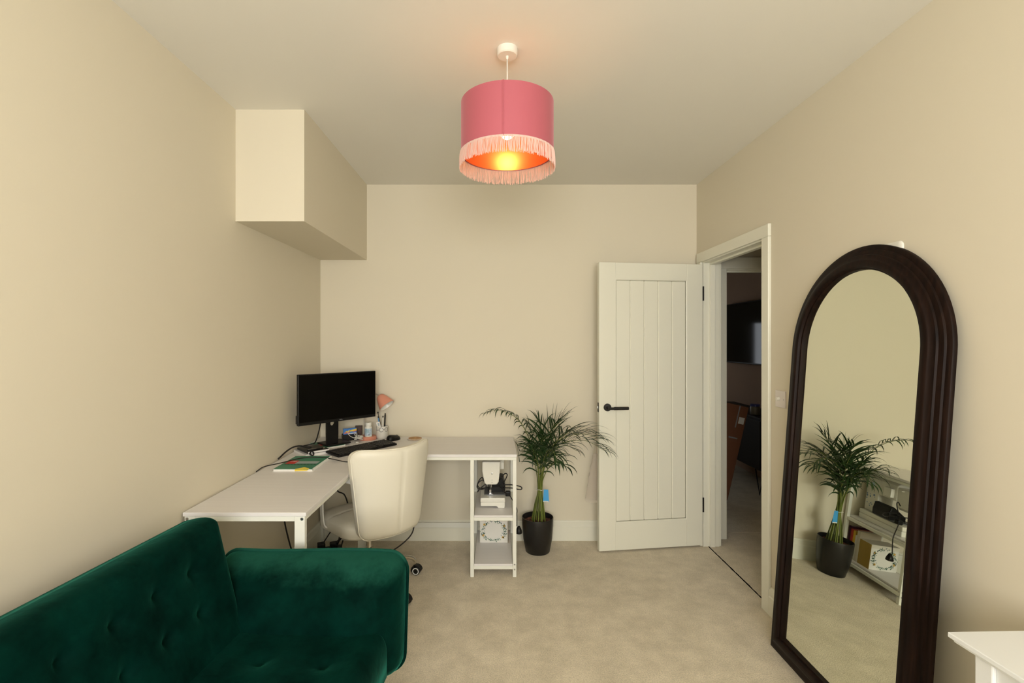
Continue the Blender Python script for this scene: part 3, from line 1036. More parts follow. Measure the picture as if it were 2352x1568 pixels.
# blue and yellow packet on the stand base
pk = thing('tablet_packet', 'blue and yellow tablet packet leaning against the monitor stand', 'packet', (-1.032, 3.425, ZD), math.radians(26))
obj('carton', MB().box(-0.045, 0.045, -0.009, 0.009, 0.045, 0.085), mat('blue_card', (0.05, 0.22, 0.62), 0.4), pk, local=True)
obj('support_block', MB().box(-0.050, 0.055, -0.02, 0.04, 0.0, 0.045), BLACK, pk, bevel=0.004, local=True)
yb = MB().add([(-0.030, -0.0093, 0.058), (0.045, -0.0093, 0.068), (0.045, -0.0093, 0.081), (-0.030, -0.0093, 0.067)], [(0, 1, 2, 3)])
obj('yellow_band', yb, YEL, pk, local=True)
obj('red_band', MB().add([(-0.040, -0.0094, 0.050), (-0.002, -0.0094, 0.053), (-0.002, -0.0094, 0.062), (-0.040, -0.0094, 0.059)], [(0, 1, 2, 3)]).add([(0.018, -0.0094, 0.060), (0.044, -0.0094, 0.063), (0.044, -0.0094, 0.070), (0.018, -0.0094, 0.066)], [(0, 1, 2, 3)]), mat('coral_print', (0.75, 0.18, 0.10), 0.5), pk, local=True)
obj('white_band', MB().add([(-0.010, -0.0095, 0.046), (0.040, -0.0095, 0.048), (0.040, -0.0095, 0.055), (-0.010, -0.0095, 0.052)], [(0, 1, 2, 3)]), PAPER, pk, local=True)
# pen pot
pp = thing('pen_pot', 'white ceramic pot with a drawn pair of round glasses', 'pot', (-0.822, 3.494, ZD))
ptr = [(0.034, 0.0), (0.038, 0.003), (0.0415, 0.02), (0.042, 0.045), (0.0405, 0.085), (0.039, 0.090), (0.0375, 0.0885), (0.039, 0.045), (0.036, 0.012)]
obj('body', MB().lathe(ptr, 40), mat('off_white_ceramic', (0.74, 0.71, 0.64), 0.35, noise=(30, 0.05)), pp, smooth=True, auto=50, local=True)


def on_pot(px_, z):
    a = math.radians(-90) + px_ / 0.0425
    return (0.0424 * math.cos(a), 0.0424 * math.sin(a), z)


gl = MB()
for cx in (0.004, 0.044):
    ring = [on_pot(cx + 0.0135 * math.cos(2 * PI * k / 24), 0.068 + 0.0145 * math.sin(2 * PI * k / 24)) for k in range(24)]
    gl.tube(ring, 0.0012, 5, closed=True)
gl.tube([on_pot(0.0175, 0.069), on_pot(0.024, 0.071), on_pot(0.0305, 0.069)], 0.0012, 5)
gl.tube([on_pot(-0.036, 0.064), on_pot(-0.02, 0.065), on_pot(-0.0095, 0.067)], 0.0012, 5)
obj('drawn_glasses', gl, BLACK, pp, local=True)


def upright(name, label, cat, x, y, lean, H, r, m, group=None, tip=None):
    t = thing(name, label, cat, (-0.822 + x, 3.494 + y, ZD + 0.013), 0, group)
    a, b = Vector((0, 0, 0)), Vector((lean[0], lean[1], H))
    obj('barrel', MB().tube([a, a.lerp(b, 0.5), b], r, 8), m, t, smooth=True, auto=40, local=True)
    if tip:
        obj('tip', MB().tube([b, b + (b - a).normalized() * tip[1]], r * tip[2], 8), tip[0], t, smooth=True, local=True)
    return t


upright('marker_pen', 'black marker pen in the pot, close to the wall', 'pen', 0.014, 0.006, (0.008, -0.004), 0.155, 0.0055, BLACK, 'pens in the pot', (BLACK, 0.012, 0.8))
upright('ballpoint_pen', 'white ballpoint with black grip in the pot', 'pen', 0.004, -0.004, (0.006, -0.012), 0.140, 0.0045, PLASTW, 'pens in the pot', (BLACK, 0.010, 0.9))
upright('paint_brush', 'thin dark paintbrush standing in the pot', 'brush', 0.010, -0.010, (-0.034, -0.008), 0.170, 0.0025, mat('dark_wood_handle', (0.05, 0.035, 0.03), 0.5), None, (BLACK, 0.010, 1.8))
upright('blue_pen', 'blue pen with dark cap in the pot', 'pen', -0.012, 0.004, (-0.012, -0.010), 0.135, 0.0048, mat('blue_plastic', (0.10, 0.30, 0.60), 0.4), 'pens in the pot', (BLACK, 0.010, 1.0))
tw = thing('folded_card', 'white folded leaflet standing in the pot', 'leaflet', (-0.822, 3.478, ZD + 0.016), math.radians(12))
Mt = Matrix.Rotation(math.radians(-14), 4, 'Y')
obj('sheet', MB().box(-0.013, 0.013, -0.0015, 0.0015, 0.0, 0.108, Mt), PAPER, tw, local=True)
obj('printed_panel', MB().box(-0.004, 0.008, -0.0020, -0.0014, 0.080, 0.100, Mt), mat('grey_print_b', (0.35, 0.4, 0.42), 0.5), tw, local=True)
# white earphones / charging cable bundle
wc = []
rnd = random.Random(3)
for k in range(16):
    a = k * 2.4
    wc.append((-0.955 + 0.034 * math.cos(a) + rnd.uniform(-.008, .008), 3.375 + 0.030 * math.sin(a) + rnd.uniform(-.008, .008), ZD + 0.012 + 0.022 * abs(math.sin(k * 0.9)) + rnd.uniform(0, .01)))
wc = [(-1.02, 3.372, ZD + 0.085), (-1.025, 3.36, ZD + 0.060), (-0.990, 3.35, ZD + 0.035)] + wc + [(-0.965, 3.36, ZD + 0.065), (-0.985, 3.37, ZD + 0.05)]
wco = thing('charging_cable', 'tangled white charging cable beside the lamp base', 'cable', (-0.955, 3.375, ZD))
obj('lead', MB().tube(spline(wc, 6), 0.0020, 6), PLASTW, wco, smooth=True)
obj('plug', MB().box(-0.962, -0.945, 3.325, 3.337, ZD + 0.002, ZD + 0.010), PLASTW, wco, bevel=0.002)
obj('plug', MB().box(-1.000, -0.980, 3.338, 3.345, ZD + 0.012, ZD + 0.018), CHROME, wco, bevel=0.001)

# ------------------------------------------------------------------ office chair
CXY = (-0.752, 2.868)
face = math.atan2(0.69, -0.72)           # direction the sitter looks
ch = thing('office_chair', 'white leatherette swivel chair turned towards the monitor', 'chair', (CXY[0], CXY[1], 0), face - PI / 2)
# local: +y forward, +x to the sitter's right
SEATZ = 0.475
obj('seat', pillow(0.455, 0.44, 0.12, 0.045, 0.030, 0.10, lambda u, v, n: Vector((u, v + 0.015, SEATZ - 0.085 + n + 0.01 * (1 if v < 0 else 0) * 0)), 36, 36,
    height=lambda a, b: 0.006 * math.exp(-(a / 0.006) ** 2) + 0.006 * math.exp(-((b - 0.05) / 0.006) ** 2) + 0.005 * math.exp(-((abs(a) - 0.15) / 0.006) ** 2), Tb=0.022), LEATHER, ch, smooth=True, local=True)
BHT, BW0, BW1 = 0.480, 0.385, 0.500


def backfn(u, v, n):
    t = v / BHT + 0.5                              # 0 bottom .. 1 top
    w = BW0 + (BW1 - BW0) * min(1, t * 1.15)
    x = u / 0.46 * w
    curve = 0.085 * (x / 0.23) ** 2                # wings wrap forward
    y = -0.255 - 0.055 * t + curve - n
    z = 0.395 + BHT * t + 0.010 * (x / 0.23) ** 2 * t
    return Vector((x, y, z))


bc = obj('backrest', pillow(0.46, BHT, 0.048, 0.030, 0.020, 0.04, backfn, 44, 40,
         height=lambda a, b: 0.006 * math.exp(-(a / 0.005) ** 2), Tb=0.018), LEATHER, ch, smooth=True, local=True)
pipe = [backfn(a, b, 0.031) for a, b in rrect_path(0.462, BHT + 0.002, 0.049)]
obj('piping', MB().tube(pipe, 0.0035, 6, closed=True), LEATHER, bc, smooth=True, local=True)
# arm loops of white painted flat bar
for s in (-1, 1):
    pth_ = spline([(s * 0.17, 0.06, 0.385), (s * 0.222, 0.075, 0.392), (s * 0.243, 0.085, 0.43), (s * 0.245, 0.095, 0.55), (s * 0.245, 0.085, 0.680), (s * 0.243, 0.03, 0.708), (s * 0.236, -0.09, 0.709), (s * 0.215, -0.170, 0.706), (s * 0.18, -0.235, 0.690)], 7)
    ab = MB()
    V, F = [], []
    for i, p in enumerate(pth_):
        t = (pth_[min(i + 1, len(pth_) - 1)] - pth_[max(i - 1, 0)]).normalized()
        nrm = t.cross(Vector((1, 0, 0)))
        if nrm.length < 0.3:
            nrm = Vector((0, 1, 0))
        nrm.normalize()
        bi = t.cross(nrm).normalized()
        for a, b in ((-0.014, -0.004), (0.014, -0.004), (0.014, 0.004), (-0.014, 0.004)):
            V.append(p + nrm * a + bi * b)
    for i in range(len(pth_) - 1):
        for k in range(4):
            F.append((i * 4 + k, i * 4 + (k + 1) % 4, i * 4 + 4 + (k + 1) % 4, i * 4 + 4 + k))
    F += [(3, 2, 1, 0), tuple(range(len(V) - 4, len(V)))]
    obj('armrest', ab.add(V, F), mat('white_painted_steel', (0.74, 0.72, 0.66), 0.3), ch, smooth=True, auto=50, local=True)
obj('gas_stem', MB().lathe([(0.025, 0.10), (0.025, 0.24), (0.015, 0.243), (0.015, 0.375)], 24), CHROME, ch, smooth=True, auto=40, local=True)
obj('seat_plate', MB().box(-0.09, 0.09, -0.09, 0.09, 0.350, 0.385), BLACK, ch, bevel=0.008, local=True)
base_rot = math.radians(-36) - (face - PI / 2)
WHITEP = mat('white_ring', (0.8, 0.8, 0.78), 0.4)
for k in range(5):
    a = base_rot + 2 * PI * k / 5
    c, s = math.cos(a), math.sin(a)
    arm = spline([(0.02 * c, 0.02 * s, 0.125), (0.10 * c, 0.10 * s, 0.132), (0.20 * c, 0.20 * s, 0.128), (0.265 * c, 0.265 * s, 0.112), (0.298 * c, 0.298 * s, 0.085), (0.300 * c, 0.300 * s, 0.062)], 6)
    obj('base_arm', MB().tube(arm, 0.017, 12, r1=0.009), CHROME, ch, smooth=True, auto=60, local=True)
    ca = math.radians((20, 34, -40, 80, 10)[k])
    Mc = Matrix.Translation((0.300 * c, 0.300 * s, 0.0)) @ Matrix.Rotation(ca, 4, 'Z')
    cast = MB()
    for sx in (-1, 1):
        W = Mc @ Matrix.Translation((sx * 0.014, -0.010, 0.026)) @ Matrix.Rotation(PI / 2, 4, 'Y')
        cast.lathe([(0.022, -0.009), (0.026, -0.006), (0.026, 0.006), (0.022, 0.009)], 24, W)
    cs_ = obj('castor', cast, BLACK, ch, smooth=True, auto=40, local=True)
    hood = MB()
    V, F = [], []
    for i in range(13):
        th = math.radians(-15 + 190 * i / 12)
        for xx, rr in ((-0.019, 0.030), (0.019, 0.030), (0.015, 0.034), (-0.015, 0.034)):
            V.append(Mc @ Vector((xx, -0.010 + rr * math.cos(th), 0.026 + rr * math.sin(th))))
    for i in range(12):
        for q in range(4):
            F.append((i * 4 + q, i * 4 + (q + 1) % 4, i * 4 + 4 + (q + 1) % 4, i * 4 + 4 + q))
    obj('hood', hood.add(V, F), BLACK, cs_, smooth=True, auto=40, local=True)
    for sx in (-1, 1):
        W = Mc @ Matrix.Translation((sx * 0.0235, -0.010, 0.026)) @ Matrix.Rotation(PI / 2, 4, 'Y')
        obj('ring', MB().lathe([(0.021, -0.0006), (0.021, 0.0006), (0.0155, 0.0006), (0.0155, -0.0006), (0.021, -0.0006)], 28, W, cap0=False, cap1=False), WHITEP, cs_, local=True)

# ------------------------------------------------------------------ sofa
so = thing('sofa_bed', 'dark green velvet sofa bed with button-tufted back and seat', 'sofa', (-1.210, 1.930, 0), math.radians(-4.3))
SL = 1.78
# arms: pillow whose outer board is the local plane y=0, bulging inwards


def arm(yo, sgn):
    W, H = 0.725, 0.415
    cx, cz = 0.150 + W / 2, 0.232 + H / 2
    fn = lambda u, v, n: Vector((cx + u, yo - sgn * (0.0 + n) + sgn * 0.050 * (v / H - 0.5) * 1.0, cz + v + 0.008 * math.sin(u * 7)))
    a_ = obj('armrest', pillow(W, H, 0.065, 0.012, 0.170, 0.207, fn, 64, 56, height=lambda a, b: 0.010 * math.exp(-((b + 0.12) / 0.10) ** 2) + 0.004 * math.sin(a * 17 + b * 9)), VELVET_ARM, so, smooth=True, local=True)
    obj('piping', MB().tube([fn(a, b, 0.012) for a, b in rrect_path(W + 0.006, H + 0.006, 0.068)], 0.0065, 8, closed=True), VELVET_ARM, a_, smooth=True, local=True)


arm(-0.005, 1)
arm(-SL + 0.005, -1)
BUT = mat('velvet_button', (0.001, 0.022, 0.016), 0.7, spec=0.05, sheen=(0.2, 0.35, (0.1, 0.75, 0.52)))
cols = [-0.330 - 0.147 * k for k in range(9)]


def tuft(spots, seams, depth, rad, sd):
    def h(a, b):
        s = 0.0
        for x, y in spots:
            d2 = (a - x) ** 2 + (b - y) ** 2
            if d2 < 0.02:
                d = math.sqrt(d2)
                s += depth * math.exp(-d / rad)
        for x in seams:
            s += sd * math.exp(-abs(a - x) / 0.007)
        return s
    return h


# backrest
BL, BH = SL - 0.29, 0.525
rc_ = math.radians(14)
va, na = Vector((-math.sin(rc_), 0, math.cos(rc_))), Vector((math.cos(rc_), 0, math.sin(rc_)))
org = Vector((0.232, -SL / 2, 0.300))


def bfn(u, v, n):
    return org + Vector((0, u, 0)) + va * (v + BH / 2) + na * n


bcols = [c + SL / 2 for c in cols]
bspots = [(c, 0.125) for c in bcols] + [(c, -0.010) for c in bcols]
brest = obj('backrest', pillow(BL, BH, 0.035, 0.035, 0.098, 0.075, bfn, 190, 64, height=tuft(bspots, bcols, 0.040, 0.034, 0.004), p=2.4), VELVET, so, smooth=True, local=True)
# seat
SW, SLL = 0.640, SL - 0.27
sfn = lambda u, v, n: Vector((0.520 + v, -SL / 2 + u, 0.280 + n))
sspots = [(c, -0.045) for c in bcols] + [(c, 0.165) for c in bcols]
seat = obj('seat', pillow(SLL, SW, 0.030, 0.080, 0.080, 0.055, sfn, 190, 60, height=tuft(sspots, [], 0.036, 0.034, 0)), VELVET, so, smooth=True, local=True)
obj('seat_frame', MB().box(0.26, 0.80, -SL + 0.16, -0.16, 0.20, 0.279), VELVET, so, bevel=0.01, local=True)
bt = MB().lathe([(0.011, 0), (0.012, 0.003), (0.009, 0.006), (0.002, 0.007)], 14)
for spots, fn, dep, par, t in ((bspots, bfn, 0.0440, brest, 0.133), (sspots, sfn, 0.036, seat, 0.160)):
    for x, y in spots:
        p = fn(x, y, t - dep)
        q = fn(x, y, t)
        M = Matrix.Translation(p) @ (q - p).normalized().to_track_quat('Z', 'Y').to_matrix().to_4x4()
        b_ = MB()
        b_.v = [tuple(M @ Vector(v)) for v in bt.v]
        b_.f = bt.f
        obj('button', b_, BUT, par, smooth=True, local=True)
for x in (0.30, 0.76):
    for y in (-0.22, -SL + 0.22):
        obj('leg', MB().lathe([(0.014, 0), (0.022, 0.20)], 16, Matrix.Translation((x, y, 0))), mat('dark_wood_leg', (0.04, 0.02, 0.01), 0.5), so, smooth=True, auto=40, local=True)

# ------------------------------------------------------------------ potted palm
pal = thing('potted_palm', 'tall areca palm in a black plastic pot beside the desk', 'plant', (0.283, 3.375, 0))
pot = [(0.078, 0.0), (0.083, 0.004), (0.100, 0.09), (0.107, 0.18), (0.1085, 0.232), (0.1075, 0.238), (0.1045, 0.238), (0.102, 0.215), (0.098, 0.20)]
obj('pot', MB().lathe(pot, 48, cap1=False), mat('black_pot', (0.010, 0.009, 0.008), 0.38), pal, smooth=True, auto=50, local=True)
sl = MB()
V, F = [(0, 0, 0.212)], []
for i in range(1, 7):
    for k in range(30):
        a = 2 * PI * k / 30
        r = 0.0985 * i / 6
        V.append((r * math.cos(a), r * math.sin(a), 0.206 + random.uniform(-.004, .007)))
for k in range(30):
    F.append((0, 1 + k, 1 + (k + 1) % 30))
for i in range(5):
    for k in range(30):
        k2 = (k + 1) % 30
        F.append((1 + i * 30 + k, 1 + (i + 1) * 30 + k, 1 + (i + 1) * 30 + k2, 1 + i * 30 + k2))
obj('soil', sl.add(V, F), mat('brown_soil', (0.10, 0.035, 0.018), 0.95, noise=(60, 0.6), bump=(120, 0.6, 0.004)), pal, local=True)
STEM = mat('palm_stem', (0.125, 0.155, 0.025), 0.45, grain=(2, 40, 0.45))
LEAF = mat('palm_leaf', (0.017, 0.045, 0.010), 0.36, noise=(18, 0.5), spec=0.4)
OX, OY = 0.283, 3.375
rp = random.Random(11)


def frond(base, pts, t0, n, L, droop, width=0.0110):
    """base: soil point; pts: world points of the rib above the tie; leaflets from t0 to the tip"""
    rib = spline([(base[0], base[1], 0.205), (base[0] * 0.62 + 0.007, base[1] * 0.62 - 0.006, 0.33), (0.014 + base[0] * 0.30, -0.01 + base[1] * 0.30, 0.435)] +
                 [(x - OX, y - OY, z) for x, y, z in pts], 10)
    fo = obj('frond', MB().tube(rib, 0.0046, 6, r1=0.0010), STEM, pal, smooth=True, local=True)
    lf = MB()
    # arc-length table
    cum = [0]
    for i in range(1, len(rib)):
        cum.append(cum[-1] + (rib[i] - rib[i - 1]).length)
    tot = cum[-1]
    for k in range(n):
        for sd in (-1, 1):
            t = t0 + (1 - t0) * (k + 0.5 * (sd > 0) + rp.uniform(-.2, .2)) / n
            t = min(max(t, t0), 0.998)
            s = t * tot
            i = max(j for j in range(len(cum)) if cum[j] <= s)
            i = min(i, len(rib) - 2)
            f = (s - cum[i]) / max(1e-6, cum[i + 1] - cum[i])
            p = rib[i].lerp(rib[i + 1], f)
            tan = (rib[i + 1] - rib[i]).normalized()
            side = tan.cross(Vector((0, 0, 1)))
            if side.length < 0.15:
                side = Vector((math.cos(k), math.sin(k), 0))
            side.normalize()
            upv = side.cross(tan).normalized()
            u = (t - t0) / (1 - t0)
            ln = 1.15 * L * (0.55 + 0.75 * math.sin(PI * min(1, 0.18 + 0.80 * u))) * rp.uniform(.7, 1.15) * (1 - 0.30 * u)
            fw = 0.62 + 0.70 * u + rp.uniform(-.22, .22)
            d = (side * sd * math.cos(fw) + tan * math.sin(fw) + upv * 0.28).normalized()
            q = p.copy()
            NP = 6
            line = [q.copy()]
            dd = d.copy()
            for m_ in range(NP):
                q = q + dd * (ln / NP)
                dd = (dd + Vector((0, 0, -1)) * droop * (0.05 + 0.11 * m_) * rp.uniform(.7, 1.3)).normalized()
                if q.y + OY > YB - 0.012:
                    q.y = YB - 0.012 - OY
                if q.x + OX < 0.135 and q.z < 0.77:
                    q.z = max(q.z, 0.77)
                line.append(q.copy())
            V, F = [], []
            for m_, pt in enumerate(line):
                w_ = width * (0.25, 0.75, 1.0, 0.95, 0.75, 0.42, 0.03)[m_] * 0.5
                tg = (line[min(m_ + 1, NP)] - line[max(m_ - 1, 0)]).normalized()
                wv = tg.cross(upv)
                if wv.length < 0.1:
                    wv = side
                wv.normalize()
                nn = wv.cross(tg)
                V += [pt - wv * w_ + nn * w_ * 0.35, pt, pt + wv * w_ + nn * w_ * 0.35]
            for m_ in range(NP):
                o = m_ * 3
                F += [(o, o + 1, o + 4, o + 3), (o + 1, o + 2, o + 5, o + 4)]
            lf.add(V, F)
    le = obj('leaflets', lf, LEAF, fo, smooth=True, local=True)
    le['kind'] = 'stuff'
    return fo


frond((-.040, .012), [(0.262, 3.36, 0.62), (0.215, 3.33, 0.80), (0.130, 3.29, 0.935), (0.010, 3.25, 0.990), (-0.085, 3.22, 0.972)], 0.58, 13, 0.115, 1.9, 0.011)
frond((.042, .014), [(0.315, 3.37, 0.62), (0.370, 3.38, 0.79), (0.430, 3.38, 0.89), (0.495, 3.37, 0.945)], 0.54, 10, 0.195, 0.45)
frond((.008, .045), [(0.305, 3.38, 0.62), (0.318, 3.39, 0.77), (0.303, 3.38, 0.86), (0.275, 3.35, 0.92)], 0.54, 9, 0.165, 0.6)
frond((.022, -.030), [(0.325, 3.34, 0.60), (0.410, 3.28, 0.75), (0.570, 3.20, 0.800), (0.700, 3.13, 0.745)], 0.52, 12, 0.215, 0.85)
frond((.052, .000), [(0.330, 3.36, 0.62), (0.420, 3.33, 0.77), (0.570, 3.27, 0.830), (0.690, 3.22, 0.805)], 0.52, 12, 0.215, 0.75)
frond((.000, -.046), [(0.310, 3.32, 0.60), (0.330, 3.22, 0.72), (0.355, 3.10, 0.755), (0.380, 3.00, 0.700)], 0.52, 9, 0.165, 1.0)
frond((-.028, -.030), [(0.280, 3.33, 0.60), (0.245, 3.26, 0.72), (0.215, 3.18, 0.78), (0.195, 3.10, 0.78)], 0.52, 9, 0.150, 1.1)
frond((.020, -.046), [(0.330, 3.32, 0.55), (0.375, 3.27, 0.630), (0.420, 3.21, 0.650), (0.460, 3.16, 0.630)], 0.62, 5, 0.150, 1.1, 0.016)
frond((-.024, .040), [(0.282, 3.40, 0.62), (0.262, 3.43, 0.75), (0.235, 3.45, 0.83), (0.205, 3.46, 0.87)], 0.57, 8, 0.145, 0.9)
frond((.044, .034), [(0.330, 3.33, 0.62), (0.385, 3.24, 0.77), (0.450, 3.12, 0.86), (0.510, 3.02, 0.875)], 0.52, 11, 0.195, 0.6)
frond((.012, .012), [(0.315, 3.36, 0.62), (0.345, 3.31, 0.79), (0.372, 3.24, 0.88), (0.405, 3.16, 0.925)], 0.54, 10, 0.185, 0.5)
frond((.050, -.018), [(0.335, 3.36, 0.60), (0.400, 3.35, 0.70), (0.470, 3.33, 0.74), (0.540, 3.30, 0.71)], 0.54, 9, 0.185, 1.0)
frond((-.010, .006), [(0.298, 3.35, 0.60), (0.292, 3.30, 0.71), (0.300, 3.22, 0.80), (0.318, 3.14, 0.84)], 0.50, 9, 0.165, 0.9)
frond((-.034, -.008), [(0.285, 3.34, 0.58), (0.268, 3.31, 0.68), (0.252, 3.27, 0.72), (0.245, 3.22, 0.69)], 0.55, 7, 0.155, 1.5)
frond((.030, -.040), [(0.322, 3.34, 0.58), (0.345, 3.29, 0.69), (0.372, 3.22, 0.71), (0.395, 3.15, 0.66)], 0.55, 8, 0.165, 1.4)
tie = [(0.012 + 0.024 * math.cos(2 * PI * k / 20), -0.010 + 0.024 * math.sin(2 * PI * k / 20), 0.430 + 0.003 * math.sin(k)) for k in range(20)]
obj('tie', MB().tube(tie, 0.0016, 6, closed=True), PLASTW, pal, local=True)
tg_ = thing('plant_tag', 'blue plastic care tag hanging from the palm stems', 'tag', (0.336, 3.335, 0.415), math.radians(-10))
obj('card', MB().prism([(-0.014, 0.022), (0.016, 0.022), (0.022, -0.062), (-0.020, -0.062)], -0.0004, 0.0004), mat('blue_tag', (0.06, 0.36, 0.74), 0.4), tg_, local=True)
obj('white_strip', MB().box(-0.017, 0.018, -0.0006, -0.0004, -0.062, -0.056), PAPER, tg_, local=True)

# ------------------------------------------------------------------ sewing machine on the shelf
ZS = 0.367 + 0.013
sw = thing('sewing_machine', 'white sewing machine standing end-on on the upper desk shelf', 'sewing machine', (-0.022, 3.30, ZS))
SEW = mat('sewing_white', (0.78, 0.76, 0.68), 0.3)
# local y: depth, head end towards the camera (-y)
fa = [(-0.082, 0.012), (0.020, 0.012), (0.024, 0.008), (0.030, 0.0), (0.072, 0.0), (0.074, 0.010), (0.075, 0.036), (-0.083, 0.036)]
obj('bed', MB().prism(fa, -0.17, 0.20), SEW, sw, bevel=0.004, local=True)
obj('free_arm', MB().box(-0.084, 0.076, -0.174, 0.20, 0.0362, 0.066), SEW, sw, bevel=0.006, local=True)
obj('needle_plate', MB().box(-0.04, 0.012, -0.125, -0.06, 0.066, 0.0672), STEEL, sw, local=True)
hd = [(-0.056, 0.165), (-0.046, 0.150), (0.024, 0.150), (0.036, 0.168), (0.044, 0.235), (0.046, 0.296), (-0.070, 0.296), (-0.070, 0.235)]
hd = [(x - 0.002, z + 0.0) for x, z in hd]
head = obj('head', MB().prism(hd, -0.17, -0.06), SEW, sw, bevel=0.006, local=True)
obj('upper_arm', MB().prism([(-0.066, 0.200), (0.044, 0.200), (0.046, 0.300), (0.030, 0.316), (-0.052, 0.316), (-0.068, 0.300)], -0.061, 0.20), SEW, sw, bevel=0.006, local=True)
obj('column', MB().box(-0.066, 0.044, 0.09, 0.20, 0.066, 0.210), SEW, sw, bevel=0.006, local=True)
obj('hand_wheel', MB().lathe([(0.040, 0), (0.042, 0.004), (0.042, 0.018), (0.036, 0.022)], 32, Matrix.Translation((-0.012, 0.201, 0.235)) @ Matrix.Rotation(-PI / 2, 4, 'X')), SEW, sw, smooth=True, auto=40, local=True)
for z, r in ((0.222, 0.0055), (0.182, 0.003), (0.165, 0.003)):
    obj('screw', MB().lathe([(r, 0), (r, 0.0015), (r * 0.5, 0.002)], 14, Matrix.Translation((-0.008, -0.1705, z)) @ Matrix.Rotation(PI / 2, 4, 'X')), STEEL, sw, local=True)
obj('needle_bar', MB().tube([(-0.014, -0.105, 0.152), (-0.014, -0.105, 0.115)], 0.0035, 8).tube([(-0.014, -0.105, 0.115), (-0.014, -0.105, 0.072)], 0.0009, 6), STEEL, sw, local=True)
obj('presser_foot', MB().tube([(-0.024, -0.105, 0.150), (-0.020, -0.105, 0.092)], 0.0028, 8).box(-0.028, -0.004, -0.122, -0.088, 0.0725, 0.0755).box(-0.026, -0.014, -0.112, -0.098, 0.075, 0.100), STEEL, sw, local=True)
obj('thread_lever', MB().tube([(0.044, -0.11, 0.280), (0.066, -0.115, 0.280)], 0.003, 8), SEW, sw, local=True)
obj('spool_box', MB().box(0.045, 0.070, -0.04, 0.02, 0.215, 0.275), SEW, sw, bevel=0.003, local=True)
dots = MB()
rd = random.Random(5)
for k in range(16):
    y, z, r = rd.uniform(0.105, 0.19), rd.uniform(0.10, 0.19), rd.uniform(0.003, 0.007)
    dots.lathe([(r, 0), (r, 0.0005)], 8, Matrix.Translation((0.0442, y, z)) @ Matrix.Rotation(PI / 2, 4, 'Y'))
obj('printed_pattern', dots, mat('blue_print', (0.15, 0.25, 0.42), 0.5), sw, local=True)
obj('dial', MB().lathe([(0.014, 0), (0.013, 0.008)], 24, Matrix.Translation((0.0442, 0.145, 0.255)) @ Matrix.Rotation(PI / 2, 4, 'Y')), mat('pale_blue_dial', (0.45, 0.60, 0.70), 0.4), sw, smooth=True, auto=40, local=True)
# foot pedal lying on the bed
fp = thing('foot_pedal', 'black sewing machine foot pedal lying on the machine bed', 'pedal', (-0.005, 3.30, ZS + 0.068))
obj('pedal_case', MB().prism([(-0.055, 0.0), (0.060, 0.0), (0.062, 0.040), (0.050, 0.085), (0.030, 0.090), (-0.055, 0.030)], -0.06, 0.085), BLACK, fp, bevel=0.005, local=True)
obj('grey_cloth', MB().box(-0.078, 0.06, -0.115, 0.05, -0.001, 0.004), mat('grey_sheet', (0.12, 0.12, 0.12), 0.6), fp, local=True, bevel=0.001)
cb_ = thing('pedal_lead', 'coiled black pedal lead looped around the sewing machine', 'cable', (-0.02, 3.25, ZS + 0.07))
zc_ = ZS + 0.11
obj('lead', MB().tube(spline([(-0.125, 3.145, ZS + 0.098), (-0.105, 3.16, zc_ + 0.01), (-0.075, 3.17, zc_ + 0.035), (-0.095, 3.17, zc_ + 0.075), (-0.118, 3.17, zc_ + 0.05), (-0.128, 3.175, zc_ + 0.01), (-0.100, 3.18, zc_ - 0.005), (-0.07, 3.19, zc_ + 0.01), (-0.09, 3.185, zc_ + 0.055), (-0.125, 3.18, zc_ + 0.03), (-0.11, 3.18, zc_ + 0.004), (-0.06, 3.20, zc_), (-0.02, 3.22, zc_ - 0.002), (0.03, 3.21, zc_ + 0.01)], 7), 0.0036, 7), CABLE, cb_, smooth=True)
obj('lead', MB().tube(spline([(0.045, 3.20, zc_ + 0.02), (0.100, 3.19, zc_ + 0.022), (0.150, 3.17, zc_ + 0.018), (0.163, 3.165, zc_ + 0.008), (0.150, 3.16, zc_), (0.10, 3.18, zc_ + 0.004), (0.04, 3.20, zc_)], 7), 0.0036, 7), CABLE, cb_, smooth=True)
obj('lead', MB().tube(spline([(0.035, 3.19, zc_ + 0.075), (0.055, 3.185, zc_ + 0.098), (0.068, 3.18, zc_ + 0.090), (0.055, 3.185, zc_ + 0.055), (0.04, 3.19, zc_ + 0.03)], 6), 0.0034, 7), CABLE, cb_, smooth=True)
obj('lead', MB().tube(spline([(0.02, 3.20, zc_ + 0.01), (0.055, 3.16, zc_ - 0.02), (0.075, 3.14, zc_ - 0.022), (0.092, 3.12, zc_ - 0.04), (0.1265, 3.10, zc_ - 0.10), (0.128, 3.10, ZS - 0.03), (0.128, 3.09, ZS - 0.10)], 7), 0.0030, 7), CABLE, cb_, smooth=True)
obj('plug', MB().lathe([(0.020, 0), (0.022, 0.006), (0.018, 0.022), (0.007, 0.045)], 16, Matrix.Translation((0.140, 3.09, ZS - 0.145))), BLACK, cb_, smooth=True)
obj('mains_plug', MB().box(0.055, 0.088, 3.125, 3.160, zc_ - 0.035, zc_ - 0.004), BLACK, cb_, bevel=0.006)

